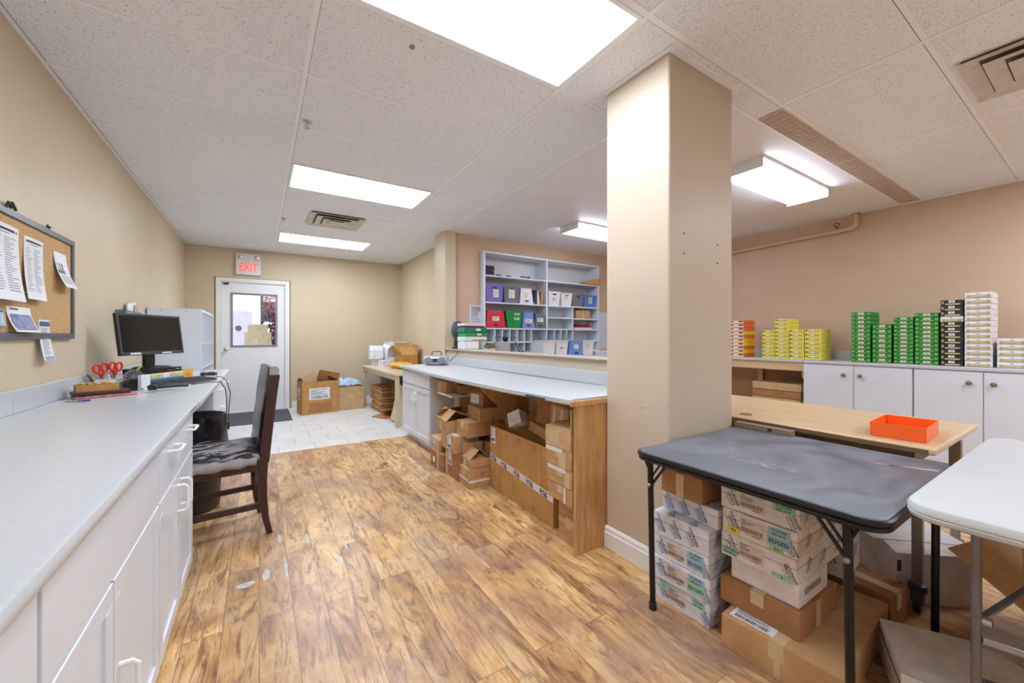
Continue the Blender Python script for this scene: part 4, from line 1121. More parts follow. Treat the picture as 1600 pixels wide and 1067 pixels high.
# narrow stack by the end panel
NS = 'narrow stack of small boxes by the end panel'
def nbox(x0, x1, y0, y1, z0, z1, lb, **k): carton(lb, x0, x1, y0, y1, z0, z1, M_CARD2 if k.pop('light', 0) else M_CARD, group=NS, **k)
nbox(1.505, 1.70, 1.66, 1.83, 0, .155, 'lowest box of the narrow stack by the end panel, on the floor', labels=(('W', .0, .11, .17, .135, 'tape'),))
nbox(1.505, 1.70, 1.66, 1.83, .157, .255, 'second box from the floor in the narrow stack by the end panel')
nbox(1.452, 1.68, 1.65, 1.865, .257, .350, 'third box from the floor in the narrow stack, just under two white taped ones', labels=(('W', .14, .0, .16, .09, 'wtape'),))
nbox(1.45, 1.68, 1.65, 1.865, .352, .452, 'box in the narrow stack with white tape peeling off its upper edge, lower one', labels=(('W', .0, .075, .16, .1, 'wtape'), ('W', .15, 0, .2, .09, 'tape')))
nbox(1.448, 1.68, 1.655, 1.88, .454, .560, 'box in the narrow stack with ragged white tape along its lid edge, upper one', labels=(('W', .0, .08, .15, .106, 'wtape'), ('W', .12, 0, .18, .09, 'tape')))
r = carton('topmost open box of the narrow stack with one tall upright flap', 1.447, 1.68, 1.66, 1.885, .562, .672, M_CARD2, group=NS, flaps={'N': 2, 'W': 5, 'E': 5, 'S': 88}, fl=.56, labels=(('W', .03, .03, .13, .1, 'tape'),))

# ================================================================= BOOMBOX
r = root('radio', 'silver portable radio with handle and raised aerial on the pale worktop', 'radio', (1.80, 4.50, .858), math.radians(-32))
m = MB(); W2 = .145
prof = []
for k in range(12):
    a = PI * k / 11; prof.append((W2 * math.cos(a) if False else math.cos(a), math.sin(a)))
vs = []; fs = []; nseg = 16
for j, x in enumerate([-W2, -W2 + .012, -W2 + .04, -.05, .05, W2 - .04, W2 - .012, W2]):
    s_ = [.45, .72, .92, 1, 1, .92, .72, .45][j]
    for k in range(nseg):
        a = 2 * PI * k / nseg
        vs.append((x, .085 * s_ * math.copysign(abs(math.cos(a)) ** .7, math.cos(a)), .060 + .058 * (.55 + .45 * s_) * math.copysign(abs(math.sin(a)) ** .7, math.sin(a))))
for j in range(7):
    for k in range(nseg): fs.append((j * nseg + k, j * nseg + (k + 1) % nseg, (j + 1) * nseg + (k + 1) % nseg, (j + 1) * nseg + k))
fs += [tuple(reversed(range(nseg))), tuple(range(7 * nseg, 8 * nseg))]
MB().add(vs, fs, plain('silver plastic', (186, 190, 200), .3, .3)).build('body', r, smooth=True)
for sx_ in (-1, 1):
    MB().lathe([(.040, 0), (.044, .004), (.036, .008)], M_GREY, 24, Matrix.Translation((sx_ * .078, -.080, .058)) @ Matrix.Rotation(PI / 2, 4, 'X')).build('speaker', r, smooth=True)
MB().box((-.03, -.092, .04), (.03, -.083, .085), M_DARK).build('display', r, bevel=.003)
MB().tube([(-.06, .02, .112), (-.055, .025, .155), (-.04, .03, .165), (.04, .03, .165), (.055, .025, .155), (.06, .02, .112)], .006, M_DARK, 8).build('carry_handle', r, smooth=True)
MB().tube([(.10, .05, .11), (.095, .055, .30)], .002, M_CHROME, 6).lathe([(.004, .0), (.005, .008), (.002, .012)], M_DARK, 8, Matrix.Translation((.095, .055, .298))).build('aerial', r)
tag(MB().tube([(1.96, 4.46, .90), (1.99, 4.42, .95), (2.03, 4.38, 1.00), (2.05, 4.50, 1.06), (2.08, 4.56, 1.09)], .004, M_BLACK, 6).build('power_cable', smooth=True), 'black cable rising from the radio over the half wall', 'cable')

# ================================================================= LOBBY FURNITURE
r = root('side_table', 'light wooden table in the lobby corner with white boxes on it', 'table', (1.49, 5.16, 0))
TW, TL, TH = .795, 1.99, .71
MB().box((0, 0, TH - .026), (TW, TL, TH), M_BIRCH).build('tabletop', r, bevel=.003)
MB().box((.03, .03, TH - .09), (.05, TL - .03, TH - .026), M_BIRCH).box((TW - .03, .03, TH - .09), (TW - .01, TL - .03, TH - .026), M_BIRCH).build('apron', r)
for x, y in ((.02, .02), (TW - .07, .02), (.02, TL - .07), (TW - .07, TL - .07)):
    MB().box((x, y, 0), (x + .05, y + .05, TH - .026), M_BIRCH).build('leg', r, bevel=.002)
o = tag(MB().box((-.006, -.24, 0), (.006, .24, .50), M_BIRCH).build('loose_board', loc=(1.60, 5.42, .01), rot=(math.radians(9), math.radians(10), .12)), 'loose pale board leaning against the front leg of the lobby table', 'board')
# flattened cardboard under the table
for k in range(9):
    z0 = .002 + k * .045
    carton(('flattened brown carton, %s in the pile under the lobby table' % ('lowest', 'second from the floor', 'third from the floor', 'fourth from the floor', 'fifth from the floor', 'sixth from the floor', 'third from the top', 'second from the top', 'topmost')[k]),
        1.60, 2.02, 6.25, 6.92, z0, z0 + .036, (M_CARD3, M_CARD)[k % 2], rz=random.uniform(-5, 5), group='flattened cartons under the lobby table', name='flattened_carton', tape=None)
tag(MB().box((-.20, -.16, 0), (.20, .16, .008), M_CARD3).build('cardboard_scrap', loc=(1.66, 6.02, .012), rot=(.06, -.05, .5)), 'torn brown cardboard scrap on the tiles below the lobby table', 'cardboard scrap', 'cardboard scraps on the tiles')
tag(MB().box((-.16, -.12, 0), (.16, .12, .006), M_CARD).build('cardboard_scrap', loc=(1.70, 6.06, .09), rot=(-.15, .16, 1.2)), 'paler bent cardboard scrap lying over the torn one on the tiles', 'cardboard scrap', 'cardboard scraps on the tiles')
tag(MB().box((-.30, -.20, 0), (.30, .20, .008), M_CARD3).build('cardboard_sheet', loc=(1.90, 5.95, .32), rot=(math.radians(55), .3, .5)), 'brown cardboard sheet leaning under the lobby table', 'cardboard sheet')
m = MB()
m.prism([(1.76, 6.98), (2.25, 6.98), (2.25, 7.05), (1.76, 7.05)], .02, .60, plain('cloudy white film', (200, 208, 214), .25, var=.1, scale=10, bmp=.6, bscale=9))
tag(m.build('plastic_sheet', bevel=.04), 'cloudy wrapped white bundle standing behind the flattened cartons', 'bundle')
# on the table
TG = 'white boxes on the lobby table'
TZ = TH + .0005
carton('small white open box at the table edge nearest the door, carrying a larger one', 1.62, 1.77, 6.93, 7.08, TZ, TZ + .11, M_WCARD2, group=TG, tape=None)
carton('small white box beside the first one at the front of the lobby table', 1.70, 1.86, 6.62, 6.78, TZ, TZ + .10, M_WCARD2, rz=10, group=TG, tape=None, labels=(('W', .07, .02, .09, .09, 'tape'),))
carton('white open box with paper sticking out, stacked on the small one', 1.58, 1.80, 6.88, 7.10, TZ + .112, TZ + .26, M_WCARD2, rz=-6, group=TG, flaps={'W': 100, 'N': 70, 'S': 60}, fl=.4)
carton('crumpled white box tipped against the open white one', 1.80, 1.95, 6.90, 7.05, TZ + .14, TZ + .31, M_WCARD2, rz=30, rx=14, group=TG, flaps={'W': 60, 'S': 120}, fl=.4)
carton('white open box supporting the tipped one on the lobby table', 1.82, 1.98, 6.85, 7.08, TZ, TZ + .135, M_WCARD, group=TG, tape=None)
carton('lowest white box of the tall stack in the lobby corner', 1.98, 2.26, 7.05, 7.40, TZ, TZ + .12, M_WCARD2, group=TG, tape=None)
carton('middle white box with a pale blue printed front in the lobby corner stack', 1.98, 2.26, 7.05, 7.42, TZ + .122, TZ + .25, M_WCARD2, rz=-2, group=TG, tape=None, labels=(('W', .05, .03, .25, .09, 'ship'),))
carton('topmost long white box in the lobby corner stack', 1.95, 2.27, 7.03, 7.43, TZ + .252, TZ + .40, M_WCARD2, rz=2, group=TG, tape=None, labels=(('W', .12, .05, .22, .09, 'ship'),))
carton('open brown box with raised flaps on the lobby table', 1.95, 2.22, 6.36, 6.72, TZ, TZ + .19, M_CARDO, group='brown boxes on the lobby table', flaps={'N': 115, 'S': 35, 'E': 92, 'W': 130}, fl=.6)
r = root('padded_envelope', 'puffed yellow padded envelope on the lobby table', 'envelope', (1.86, 6.10, TZ), .15)
vs = []; fs = []
for top in (1, 0):
    for j in range(7):
        for i in range(9):
            u = i / 4 - 1; v = j / 3 - 1
            e_ = max(0, (1 - u ** 6) * (1 - v ** 4)) ** .5
            vs.append((u * .13, v * .21, (.045 + .045 * e_ + .008 * math.sin(i * 2 + j)) if top else .045 - .045 * e_))
for j in range(6):
    for i in range(8):
        a = j * 9 + i; fs.append((a, a + 1, a + 10, a + 9)); fs.append((63 + a + 1, 63 + a, 63 + a + 9, 63 + a + 10))
MB().add(vs, fs, plain('golden envelope paper', (226, 176, 62), .55, var=.12, bmp=.5, bscale=14)).build('envelope_body', r, smooth=True)
# two floor cartons with contents
r = carton('golden taped open carton with a big white label on the tiles by the exit door', .52, 1.055, 6.80, 7.10, .003, .505, M_CARDO, rz=9, group='cartons by the lobby wall', flaps={'N': 35, 'E': 30}, fl=.28,
    labels=(('S', .10, .22, .40, .40, 'ship'), ('S', .09, .03, .43, .17, 'dark'), ('W', .05, .22, .18, .40, 'ship')))
r = carton('plain brown open carton on the tiles holding blue plastic bags', 1.075, 1.475, 6.90, 7.20, .003, .38, M_CARD2, rz=2, group='cartons by the lobby wall', flaps={'N': 160}, fl=.3)
tag(MB().box((-.16, -.002, 0), (.16, .002, .17), M_CARD3).build('cardboard_piece', loc=(.92, 6.98, .48), rot=(.2, .25, .1)), 'brown cardboard piece sticking up out of the golden carton', 'cardboard piece', 'loose cardboard in the golden carton')
tag(MB().box((-.11, -.002, 0), (.11, .002, .14), M_CARD2).build('cardboard_piece', loc=(.70, 6.99, .46), rot=(-.1, -.35, .3)), 'lighter cardboard piece sticking up out of the golden carton near its corner', 'cardboard piece', 'loose cardboard in the golden carton')
bagm = two_tone('blue white bag film', (176, 206, 232), (120, 96, 150), 9, .62, .2, .3, (1, 1, 1), bmp=.4, dist=1)
vs = []; fs = []; rnd = random.Random(3)
for j in range(9):
    for i in range(15):
        u = i / 7 - 1; v = j / 4 - 1
        vs.append((u * .185, v * .12, .02 + .10 * max(0, (1 - u * u) * (1 - v * v)) ** .5 + rnd.uniform(-.02, .025) + (.06 if i < 3 and 2 < j < 6 else 0)))
for j in range(8):
    for i in range(14):
        a = j * 15 + i; fs.append((a, a + 1, a + 16, a + 15))
tag(MB().add(vs, fs, bagm).build('plastic_bags', loc=(1.275, 7.05, .385), smooth=True, sub=1), 'pale blue and purple crumpled plastic bags in the plain carton', 'plastic bags', kind='stuff')

# ================================================================= SHELF ROOM
YS = 4.78
r = root('wall_shelf_unit', 'large white shelf unit with pigeonholes on the back wall', 'shelf unit', (0, YS, 0))
DS = Y_MID - YS - .004
SX0, SX1, SM, SD = 2.630, 4.800, 3.700, 4.226
ST, S1, S2, S3, S4, SB = 2.386, 2.060, 1.687, 1.325, 1.131, .984
t_ = .022
m = MB()
m.box((SX0 - .035, 0, SB - .02), (SX0, DS, ST), M_WHITE).box((SX1 - t_, 0, SB - .02), (SX1, DS, ST), M_WHITE)
m.box((SX0, 0, ST - t_), (SX1 - t_, DS, ST), M_WHITE).box((SM - .014, 0, S3 - t_), (SM + .014, DS, ST - t_), M_WHITE)
m.box((SX0, DS - .006, SB - .02), (SX1 - t_, DS, ST - t_), plain('shelf back board', (214, 214, 218), .5, var=.02))
m.build('frame', r)
def shelf(x0, x1, z, nm='shelf'): MB().box((x0, .002, z - .018), (x1, DS - .007, z), M_WHITE).build(nm, r)
for z in (S1, S2, S3): shelf(SX0, SM - .014, z); shelf(SM + .014, SX1 - t_, z)
shelf(SX0, SM - .014, S4); shelf(SX0, SM - .014, SB); shelf(SM + .014, SX1 - t_, S4 + .01); shelf(SM + .014, SX1 - t_, SB)
shelf(SM + .014, SD - .008, 1.503); shelf(SD + .008, SX1 - t_, 1.496)
def divi(x, z0, z1): MB().box((x - .006, .002, z0), (x + .006, DS - .007, z1), M_WHITE).build('divider', r)
for x in (2.785, 2.908, 3.032, 3.164, 3.288, 3.416):
    divi(x, S4, S3 - .018); divi(x, SB, S4 - .018)
divi(SM, SB, S3 - t_)
for x in (3.853, 3.981, 4.099): divi(x, S4 + .01, S3 - .018)
divi(SD, S4 + .01, S2 - .018)
# counter below
r = root('back_counter', 'white counter below the wall shelf unit behind the half wall', 'counter', (2.26, 4.10, 0))
MB().box((0, 0, .895), (2.8, .755, .925), M_LAM).build('top', r, bevel=.003)
MB().box((.02, .03, 0), (2.78, .75, .895), M_WHITE).build('carcass', r)

def bin_(label, x0, x1, z0, h, col, up=True, y=YS + .006, depth=.25, lab=None, slot=True, grp='plastic bins on the wall shelf unit', tap=.82, lid=None, name='storage_bin'):
    """tapered plastic bin; up=True stands with its wide mouth up, else it is upside down"""
    w = x1 - x0
    r = root(name, label, 'bin', ((x0 + x1) / 2, y + depth / 2, z0), 0, grp)
    wb, wt = (w * tap, w) if up else (w, w * tap); db, dt = (depth * .86, depth) if up else (depth, depth * .86)
    def ring(wd, dp, z): return [(-wd / 2, -dp / 2, z), (wd / 2, -dp / 2, z), (wd / 2, dp / 2, z), (-wd / 2, dp / 2, z)]
    m = MB(); t = .004
    if up:
        vs = ring(wb, db, 0) + ring(wt, dt, h) + ring(wt - 2 * t, dt - 2 * t, h) + ring(wb - 2 * t, db - 2 * t, t)
        m.add(vs, [(3, 2, 1, 0)] + [(i, (i + 1) % 4, 4 + (i + 1) % 4, 4 + i) for i in range(4)] + [(4 + i, 4 + (i + 1) % 4, 8 + (i + 1) % 4, 8 + i) for i in range(4)] + [(8 + i, 8 + (i + 1) % 4, 12 + (i + 1) % 4, 12 + i) for i in range(4)] + [(12, 13, 14, 15)], col)
    else:
        vs = ring(wb, db, 0) + ring(wt, dt, h)
        m.add(vs, [(3, 2, 1, 0), (4, 5, 6, 7)] + [(i, (i + 1) % 4, 4 + (i + 1) % 4, 4 + i) for i in range(4)], col)
    m.build('shell', r, bevel=.004)
    rz_ = h - .014 if up else 0
    wr, dr = (wt, dt) if up else (wb, db)
    m = MB()
    for a, b in (((-wr / 2 - .005, -dr / 2 - .005), (wr / 2 + .005, -dr / 2 + .001)), ((-wr / 2 - .005, dr / 2 - .001), (wr / 2 + .005, dr / 2 + .004)), ((-wr / 2 - .005, -dr / 2), (-wr / 2 + .001, dr / 2)), ((wr / 2 - .001, -dr / 2), (wr / 2 + .005, dr / 2))):
        m.box((a[0], a[1], rz_), (b[0], b[1], rz_ + .014), col)
    m.build('rim', r)
    def yf(z): return -(db + (dt - db) * z / h) / 2 - .0015
    if slot:
        zs = h - .055 if up else .03
        MB().add([(-.035, yf(zs), zs), (.035, yf(zs), zs), (.035, yf(zs + .022), zs + .022), (-.035, yf(zs + .022), zs + .022)], [(0, 1, 2, 3)], plain('slot dark', (44, 42, 50), .7)).build('grip_slot', r)
    for q in (lab or ()):
        cx, z0_, lw, lh = q[:4]
        lm = MB(); lm.quad([(cx - lw / 2, yf(z0_) - .001, z0_), (cx + lw / 2, yf(z0_) - .001, z0_), (cx + lw / 2, yf(z0_ + lh) - .001, z0_ + lh), (cx - lw / 2, yf(z0_ + lh) - .001, z0_ + lh)], plain('cream label', (232, 228, 206), .6))
        for k in range(3):
            zz = z0_ + lh * (.2 + .25 * k)
            lm.quad([(cx - lw * .35, yf(zz) - .002, zz), (cx + lw * (.1 + .1 * k), yf(zz) - .002, zz), (cx + lw * (.1 + .1 * k), yf(zz + .006) - .002, zz + .006), (cx - lw * .35, yf(zz + .006) - .002, zz + .006)], M_GREY)
        lm.build('label', r)
    return r
PURP = plain('violet plastic', (122, 110, 192), .35); SLG = plain('slate grey plastic', (112, 114, 124), .4); WP = plain('white bin plastic', (224, 224, 226), .35)
RED = plain('red bin plastic', (206, 34, 50), .35); GRN = plain('green bin plastic', (20, 140, 70), .35); BLU = plain('sky blue plastic', (104, 140, 196), .35)
bin_('violet plastic bin with a cream label, first on the upper bin row', 2.642, 2.925, S2 + .001, .245, PURP, lab=((.02, .07, .09, .11),), tap=.9)
bin_('slate grey bin next to the violet one on the upper bin row', 2.935, 3.20, S2 + .001, .235, SLG, lab=((.0, .07, .10, .12),), tap=.82)
bin_('white bin between the slate grey bin and the shopping bags', 3.21, 3.45, S2 + .001, .23, WP, up=False, lab=((.0, .08, .12, .10),), tap=.8)
bin_('white bin just past the shelf divider on the upper bin row', 3.735, 3.975, S2 + .001, .215, WP, lab=((.0, .07, .12, .05),), tap=.84)
bin_('white bin between another white bin and the grey one, upper bin row', 3.985, 4.22, S2 + .001, .205, WP, lab=((-.01, .09, .10, .07),), tap=.84)
bin_('dark grey bin beside the blue one at the end of the upper bin row', 4.225, 4.47, S2 + .001, .20, SLG, lab=(), tap=.9)
bin_('blue bin with two cream labels, last on the upper bin row', 4.475, 4.745, S2 + .001, .195, plain('mid blue plastic', (80, 122, 190), .35), lab=((0, .06, .08, .05), (0, .12, .08, .045)), tap=.92)
bin_('red upside down bin, first on the lower bin row', 2.64, 2.965, S3 + .001, .245, RED, up=False, lab=((0, .10, .11, .06),), tap=.8)
bin_('green bin with its wide mouth up on the lower bin row', 2.965, 3.265, S3 + .001, .25, GRN, lab=((.04, .12, .09, .035), (.04, .19, .09, .03)), slot=False, tap=.74)
bin_('pale blue upside down bin on the lower bin row', 3.255, 3.48, S3 + .001, .235, plain('periwinkle plastic', (122, 142, 204), .35), up=False, lab=((0, .08, .12, .06),), tap=.74)
bin_('slate grey upside down bin, last on the lower bin row', 3.485, 3.68, S3 + .001, .225, SLG, up=False, lab=((0, .10, .11, .06),), tap=.78)
for k, (x, c_, lb) in enumerate(((3.475, plain('navy bag', (52, 56, 92), .4), 'navy paper bag folded between the bins and the shelf divider'), (3.545, plain('cream bag', (226, 214, 196), .6), 'cream paper bag leaning on the navy one'), (3.60, plain('brown bag', (176, 136, 96), .6), 'brown paper bag against the shelf divider'))):
    r = root('paper_bag', lb, 'bag', (x, YS + .03, S2 + .002), 0, 'folded bags on the upper bin row', rot=(0, math.radians((9, -7, 6)[k]), 0))
    MB().box((0, 0, 0), (.045, .2, .225 - .01 * k), c_).build('bag_body', r, bevel=.008)
# top shelf odds
for k in range(5):
    r = tag(MB().box((-.07, -.09, 0), (.07, .09, .026), (M_DARK, plain('navy cloth', (70, 74, 98), .9))[k % 2]).build('folded_cloth', loc=(2.72, YS + .11, S1 + .001 + k * .028), rot=(0, 0, random.uniform(-.1, .1)), bevel=.01),
        'dark folded cloth on the top shelf, %s of five' % ('lowest', 'second from the shelf', 'middle one', 'second from the top', 'topmost')[k], 'cloth', 'folded dark cloths on the top shelf')
for k, (x, lb) in enumerate(((2.88, 'small black crumpled strap on the top shelf next to the folded cloths'), (3.05, 'thin black strap lying flat on the top shelf, between two others'), (3.35, 'larger black strap curled on the top shelf near the divider'))):
    n_ = 8; sc_ = (.05, .04, .10)[k]
    tag(MB().tube([(x + sc_ * (i / 4 - 1), YS + .06 + .02 * math.sin(i * 2), S1 + .012 + (.022 if k == 2 else .008) * abs(math.sin(i * 1.3))) for i in range(n_)], .009, M_BLACK, 6).build('strap', smooth=True), lb, 'strap', 'black straps on the top shelf')
tag(MB().prism([(-.21, -.02), (.20, -.03), (.21, .075), (.16, .075)], -.10, .08, M_CARDO, Matrix.Rotation(PI / 2, 4, 'X')).build('wedge_box', loc=(4.60, YS + .06, S1 + .031)), 'flattened golden brown box slanting at the end of the top shelf', 'box')
carton('small brown box in a compartment under the blue bin', 4.33, 4.64, YS + .05, YS + .24, 1.497, 1.635, M_CARD, group='boxes on the wall shelf unit', labels=(('S', .13, 0, .16, .13, 'tape'),))
for k, (c_, lb) in enumerate(((plain('white red folder', (226, 214, 220), .5), 'pale folder lowest in the compartment under the brown box'), (plain('crimson folder', (170, 24, 52), .4), 'crimson folder in the middle of the small pile in the compartment'), (plain('dark red folder', (140, 16, 40), .4), 'dark red folder on top of the small pile in the compartment'))):
    tag(MB().box((-.19 + k * .012, -.11, 0), (.19 - k * .03, .10, .024), c_).build('folder', loc=(4.47, YS + .13, S3 + .002 + k * .026), rot=(0, 0, .04 * k), bevel=.006), lb, 'folder', 'folders in the shelf compartment')
for k in range(4):
    tag(MB().tube([(3.47 + k * .05, YS + .05, S4 + .01), (3.49 + k * .05, YS + .05, S4 + .04), (3.51 + k * .05, YS + .05, S4 + .01)], .007, (M_DARK, M_GREY)[k % 2], 6).build('clip', smooth=True), 'small grey clip in the wide pigeonhole', 'clip', 'clips in the wide pigeonhole')
# on the counter / half wall
CT = .9265
bin_('white bin with a plain side on the counter, standing first of the lower bins', 3.25, 3.465, CT, .225, WP, up=True, y=4.28, depth=.28, slot=False, grp='bins on the back counter', tap=.86)
bin_('white bin with a small dash label between the plain white and the blue bins', 3.475, 3.695, CT, .225, WP, up=True, y=4.28, depth=.28, slot=False, grp='bins on the back counter', tap=.86, lab=((0, .10, .10, .03),))
bin_('blue upside down bin with a round label on the back counter', 3.70, 3.965, CT, .225, BLU, up=False, y=4.26, depth=.28, grp='bins on the back counter', tap=.76, lab=((0, .10, .08, .06),))
bin_('white bin on the back counter closest to the square column', 3.97, 4.20, CT, .215, WP, up=True, y=4.28, depth=.28, slot=False, grp='bins on the back counter', tap=.84, lab=((0, .09, .13, .09),))
tag(MB().box((3.40, 4.30, CT + .228), (3.69, 4.50, CT + .236), plain('slate lid', (100, 120, 150), .4)).build('tray_lid', bevel=.003), 'thin slate blue lid lying across the white bins', 'lid')
r = root('document_stack', 'pile of papers at the end of the back counter by the column', 'papers', (4.42, 4.45, CT), .1)
for k in range(5): MB().box((-.15, -.11, k * .012), (.15, .11, k * .012 + .009), M_PAPER if k % 2 else M_WCARD2, Matrix.Rotation(random.uniform(-.1, .1), 4, 'Z')).build('sheet', r)
tag(MB().box((-.12, -.18, 0), (.12, .18, .006), M_PAPER).build('white_board', loc=(2.24, 1.86, 1.048)), 'white sheet lying on the half wall next to the square column', 'board')
# boxes and fan at the pier end, on the half wall cap
HW = 1.0475
r = root('plastic_tub', 'white plastic tub under the green files on the half wall', 'tub', (2.10, 4.36, HW))
MB().box((-.035, -.09, 0), (.16, .11, .10), M_WCARD2).build('tub_body', r, bevel=.012)
FG = 'files piled on the half wall tub'
for k, (z, h_, c_, lb) in enumerate(((.101, .052, plain('mint white case', (206, 232, 218), .4), 'pale mint case low in the file pile with a red strip'), (.154, .050, plain('bright green case', (30, 150, 70), .35), 'bright green case in the middle of the file pile'),
        (.205, .062, plain('teal green case', (20, 118, 98), .35), 'teal green case in the upper half of the file pile'), (.268, .014, plain('navy red cover', (120, 34, 60), .4), 'thin dark red folder near the top of the file pile'), (.283, .034, plain('pink white case', (228, 200, 214), .5), 'pink and white case on top of the file pile'))):
    r = root('file_case', lb, 'file case', (2.07 + .015 * (k % 2), 4.27, HW + z), .03 * (k % 2), FG)
    MB().box((-.01, 0, 0), (.30 if k < 3 else .26, .20, h_), c_).build('case_body', r, bevel=.006)
    if k in (0, 1, 2):
        MB().box((.15, -.003, h_ * .35), (.21, -.001, h_ * .75), M_PAPER).build('label', r)
    if k in (0, 1): MB().box((.10, -.002, .006), (.28, 0, h_ * .3), M_REDINK).build('strip', r)
r = root('desk_fan', 'dark grey desk fan behind the file pile next to the pier', 'fan', (2.135, 4.62, HW), .6)
MB().lathe([(.075, 0), (.08, .012), (.05, .025), (.045, .15), (.06, .17)], M_DARK, 20).build('base', r, smooth=True)
MB().lathe([(.03, -.05), (.075, -.045), (.115, -.02), (.12, .02), (.10, .045), (.03, .05)], plain('fan shell', (76, 78, 92), .4), 24, Matrix.Translation((0, 0, .235)) @ Matrix.Rotation(PI / 2, 4, 'X')).build('head', r, smooth=True)
m = MB()
for k in range(6):
    rr = .02 + k * .018; m.tube([(rr * math.cos(a), -.056, .235 + rr * math.sin(a)) for a in [q * PI / 10 for q in range(21)]], .0015, M_GREY, 5)
m.build('grille', r)
r = root('fabric_bundle', 'bundle of mixed coloured packets beside the white tub', 'bundle', (2.37, 4.22, CT), 0)
for k, c_ in enumerate(((176, 70, 60), (210, 190, 120), (226, 222, 216), (120, 110, 60))):
    MB().box((-.05, -.04, k * .045), (.07, .04, k * .045 + .042), plain('packet tone %s' % 'wxyz'[k], c_, .6), Matrix.Rotation(.2 * k - .3, 4, 'Z')).build('packet', r, bevel=.008)
r = root('grey_caddy', 'grey mesh caddy with a small black lamp head on the back counter', 'caddy', (2.60, 4.28, CT))
MB().box((-.09, -.07, 0), (.08, .07, .21), plain('grey mesh', (176, 172, 176), .7, var=.15, scale=120)).build('caddy_body', r, bevel=.01)
MB().lathe([(.02, 0), (.035, .02), (.035, .05), (.015, .06)], M_BLACK, 14, Matrix.Translation((.03, -.02, .212))).build('knob', r, smooth=True)
MB().box((-.14, -.05, .262), (.20, -.035, .270), M_DARK).build('arm', r)
r = root('vacuum_nozzle', 'black brush nozzle with a silver tube leaning on the back counter', 'nozzle', (2.80, 4.24, CT), 0)
MB().tube([(-.03, 0, .20), (.02, 0, .12), (.05, -.01, .08)], [.016, .018, .02], M_STEEL, 10).build('tube', r, smooth=True)
MB().prism([(-.10, 0), (.16, 0), (.09, .09), (-.01, .09)], -.03, .03, M_BLACK, Matrix.Rotation(PI / 2, 4, 'X')).build('brush_head', r, bevel=.01)
# paper on wall and hanging white sheet
r = root('wall_notice', 'framed white price list on the wall beside the shelf unit', 'notice', (2.545, YW - .001, 1.36))
MB().box((-.118, -.004, 0), (.085, 0, .275), M_WCARD2).build('sheet', r)
m = MB()
for k in range(11):
    m.box((-.10, -.0055, .03 + k * .021), (-.10 + random.uniform(.08, .165), -.0042, .036 + k * .022), M_GREY)
m.build('print', r)
r = root('pegboard', 'pale blue white panel hanging past the shelf unit near the column', 'panel', (5.05, YW - .001, 1.0))
MB().box((-.20, -.006, 0), (.40, 0, .62), plain('bluish white panel', (206, 212, 226), .6, var=.03)).build('panel_sheet', r)

# ================================================================= RIGHT WALL COUNTER
RX, RZ = 5.13, .94
r = root('worktop', 'white worktop along the far side wall carrying the coloured lens boxes', 'worktop')
MB().box((RX - .02, -1.5, RZ - .032), (XR - .002, 1.95, RZ), M_LAM).build('slab', r, bevel=.006)
MB().box((XR - .020, -1.5, RZ), (XR - .002, 4.2, RZ + .10), M_LAM).build('backsplash', r, bevel=.003)
r = root('workbench', 'pine framed bench with white top beside the white wall cabinets', 'workbench')
MB().box((RX - .01, 1.955, RZ - .028), (XR - .022, 4.0, RZ + .002), M_LAM).build('top', r, bevel=.004)
MB().box((RX + .01, 1.957, RZ - .125), (RX + .03, 3.99, RZ - .028), M_PINE).build('front_rail', r)
for y in (2.03, 4.1): MB().box((RX + .01, y - .15, 0) if y > 3 else (XR - .12, 2.60, 0), (RX + .05, y - .11, RZ - .125) if y > 3 else (XR - .08, 2.66, RZ - .03), M_PINE).build('leg', r)
MB().box((RX + .02, 1.957, .10), (XR - .02, 3.99, .125), M_PINE).build('lower_shelf', r)
MB().box((XR - .06, 1.957, .125), (XR - .05, 3.99, RZ - .03), wood('tan backing', (176, 132, 92), (196, 152, 112), (1, 14, 14), 3)).build('back_board', r)
m = MB(); m.tube([(RX + .03, 3.1, .60), (XR - .08, 2.66, .15)], .022, M_PINE, 4); m.tube([(RX + .02, 1.975, RZ - .125), (RX + .02, 1.965, RZ - .20)], .008, M_PINE, 4)
m.build('brace', r)
for k in range(6):
    carton('flattened brown carton on the pine bench shelf, %s' % ('lowest', 'second from the bottom', 'third from the bottom', 'third from the top', 'second from the top', 'topmost')[k], 5.18, 5.55, 1.99, 2.52, .127 + k * .088, .127 + k * .088 + .082, (M_CARD3, M_CARD2)[k % 2], rz=random.uniform(-3, 3), group='flattened cartons on the pine bench', name='flattened_carton', tape=None)
def knob(parent, x, y, z):
    MB().lathe([(.009, 0), (.007, .012), (.018, .018), (.021, .026), (.016, .033), (.004, .036)], M_BRASS, 16, Matrix.Translation((x, y, z)) @ Matrix.Rotation(-PI / 2, 4, 'Y')).build('knob', parent, smooth=True)
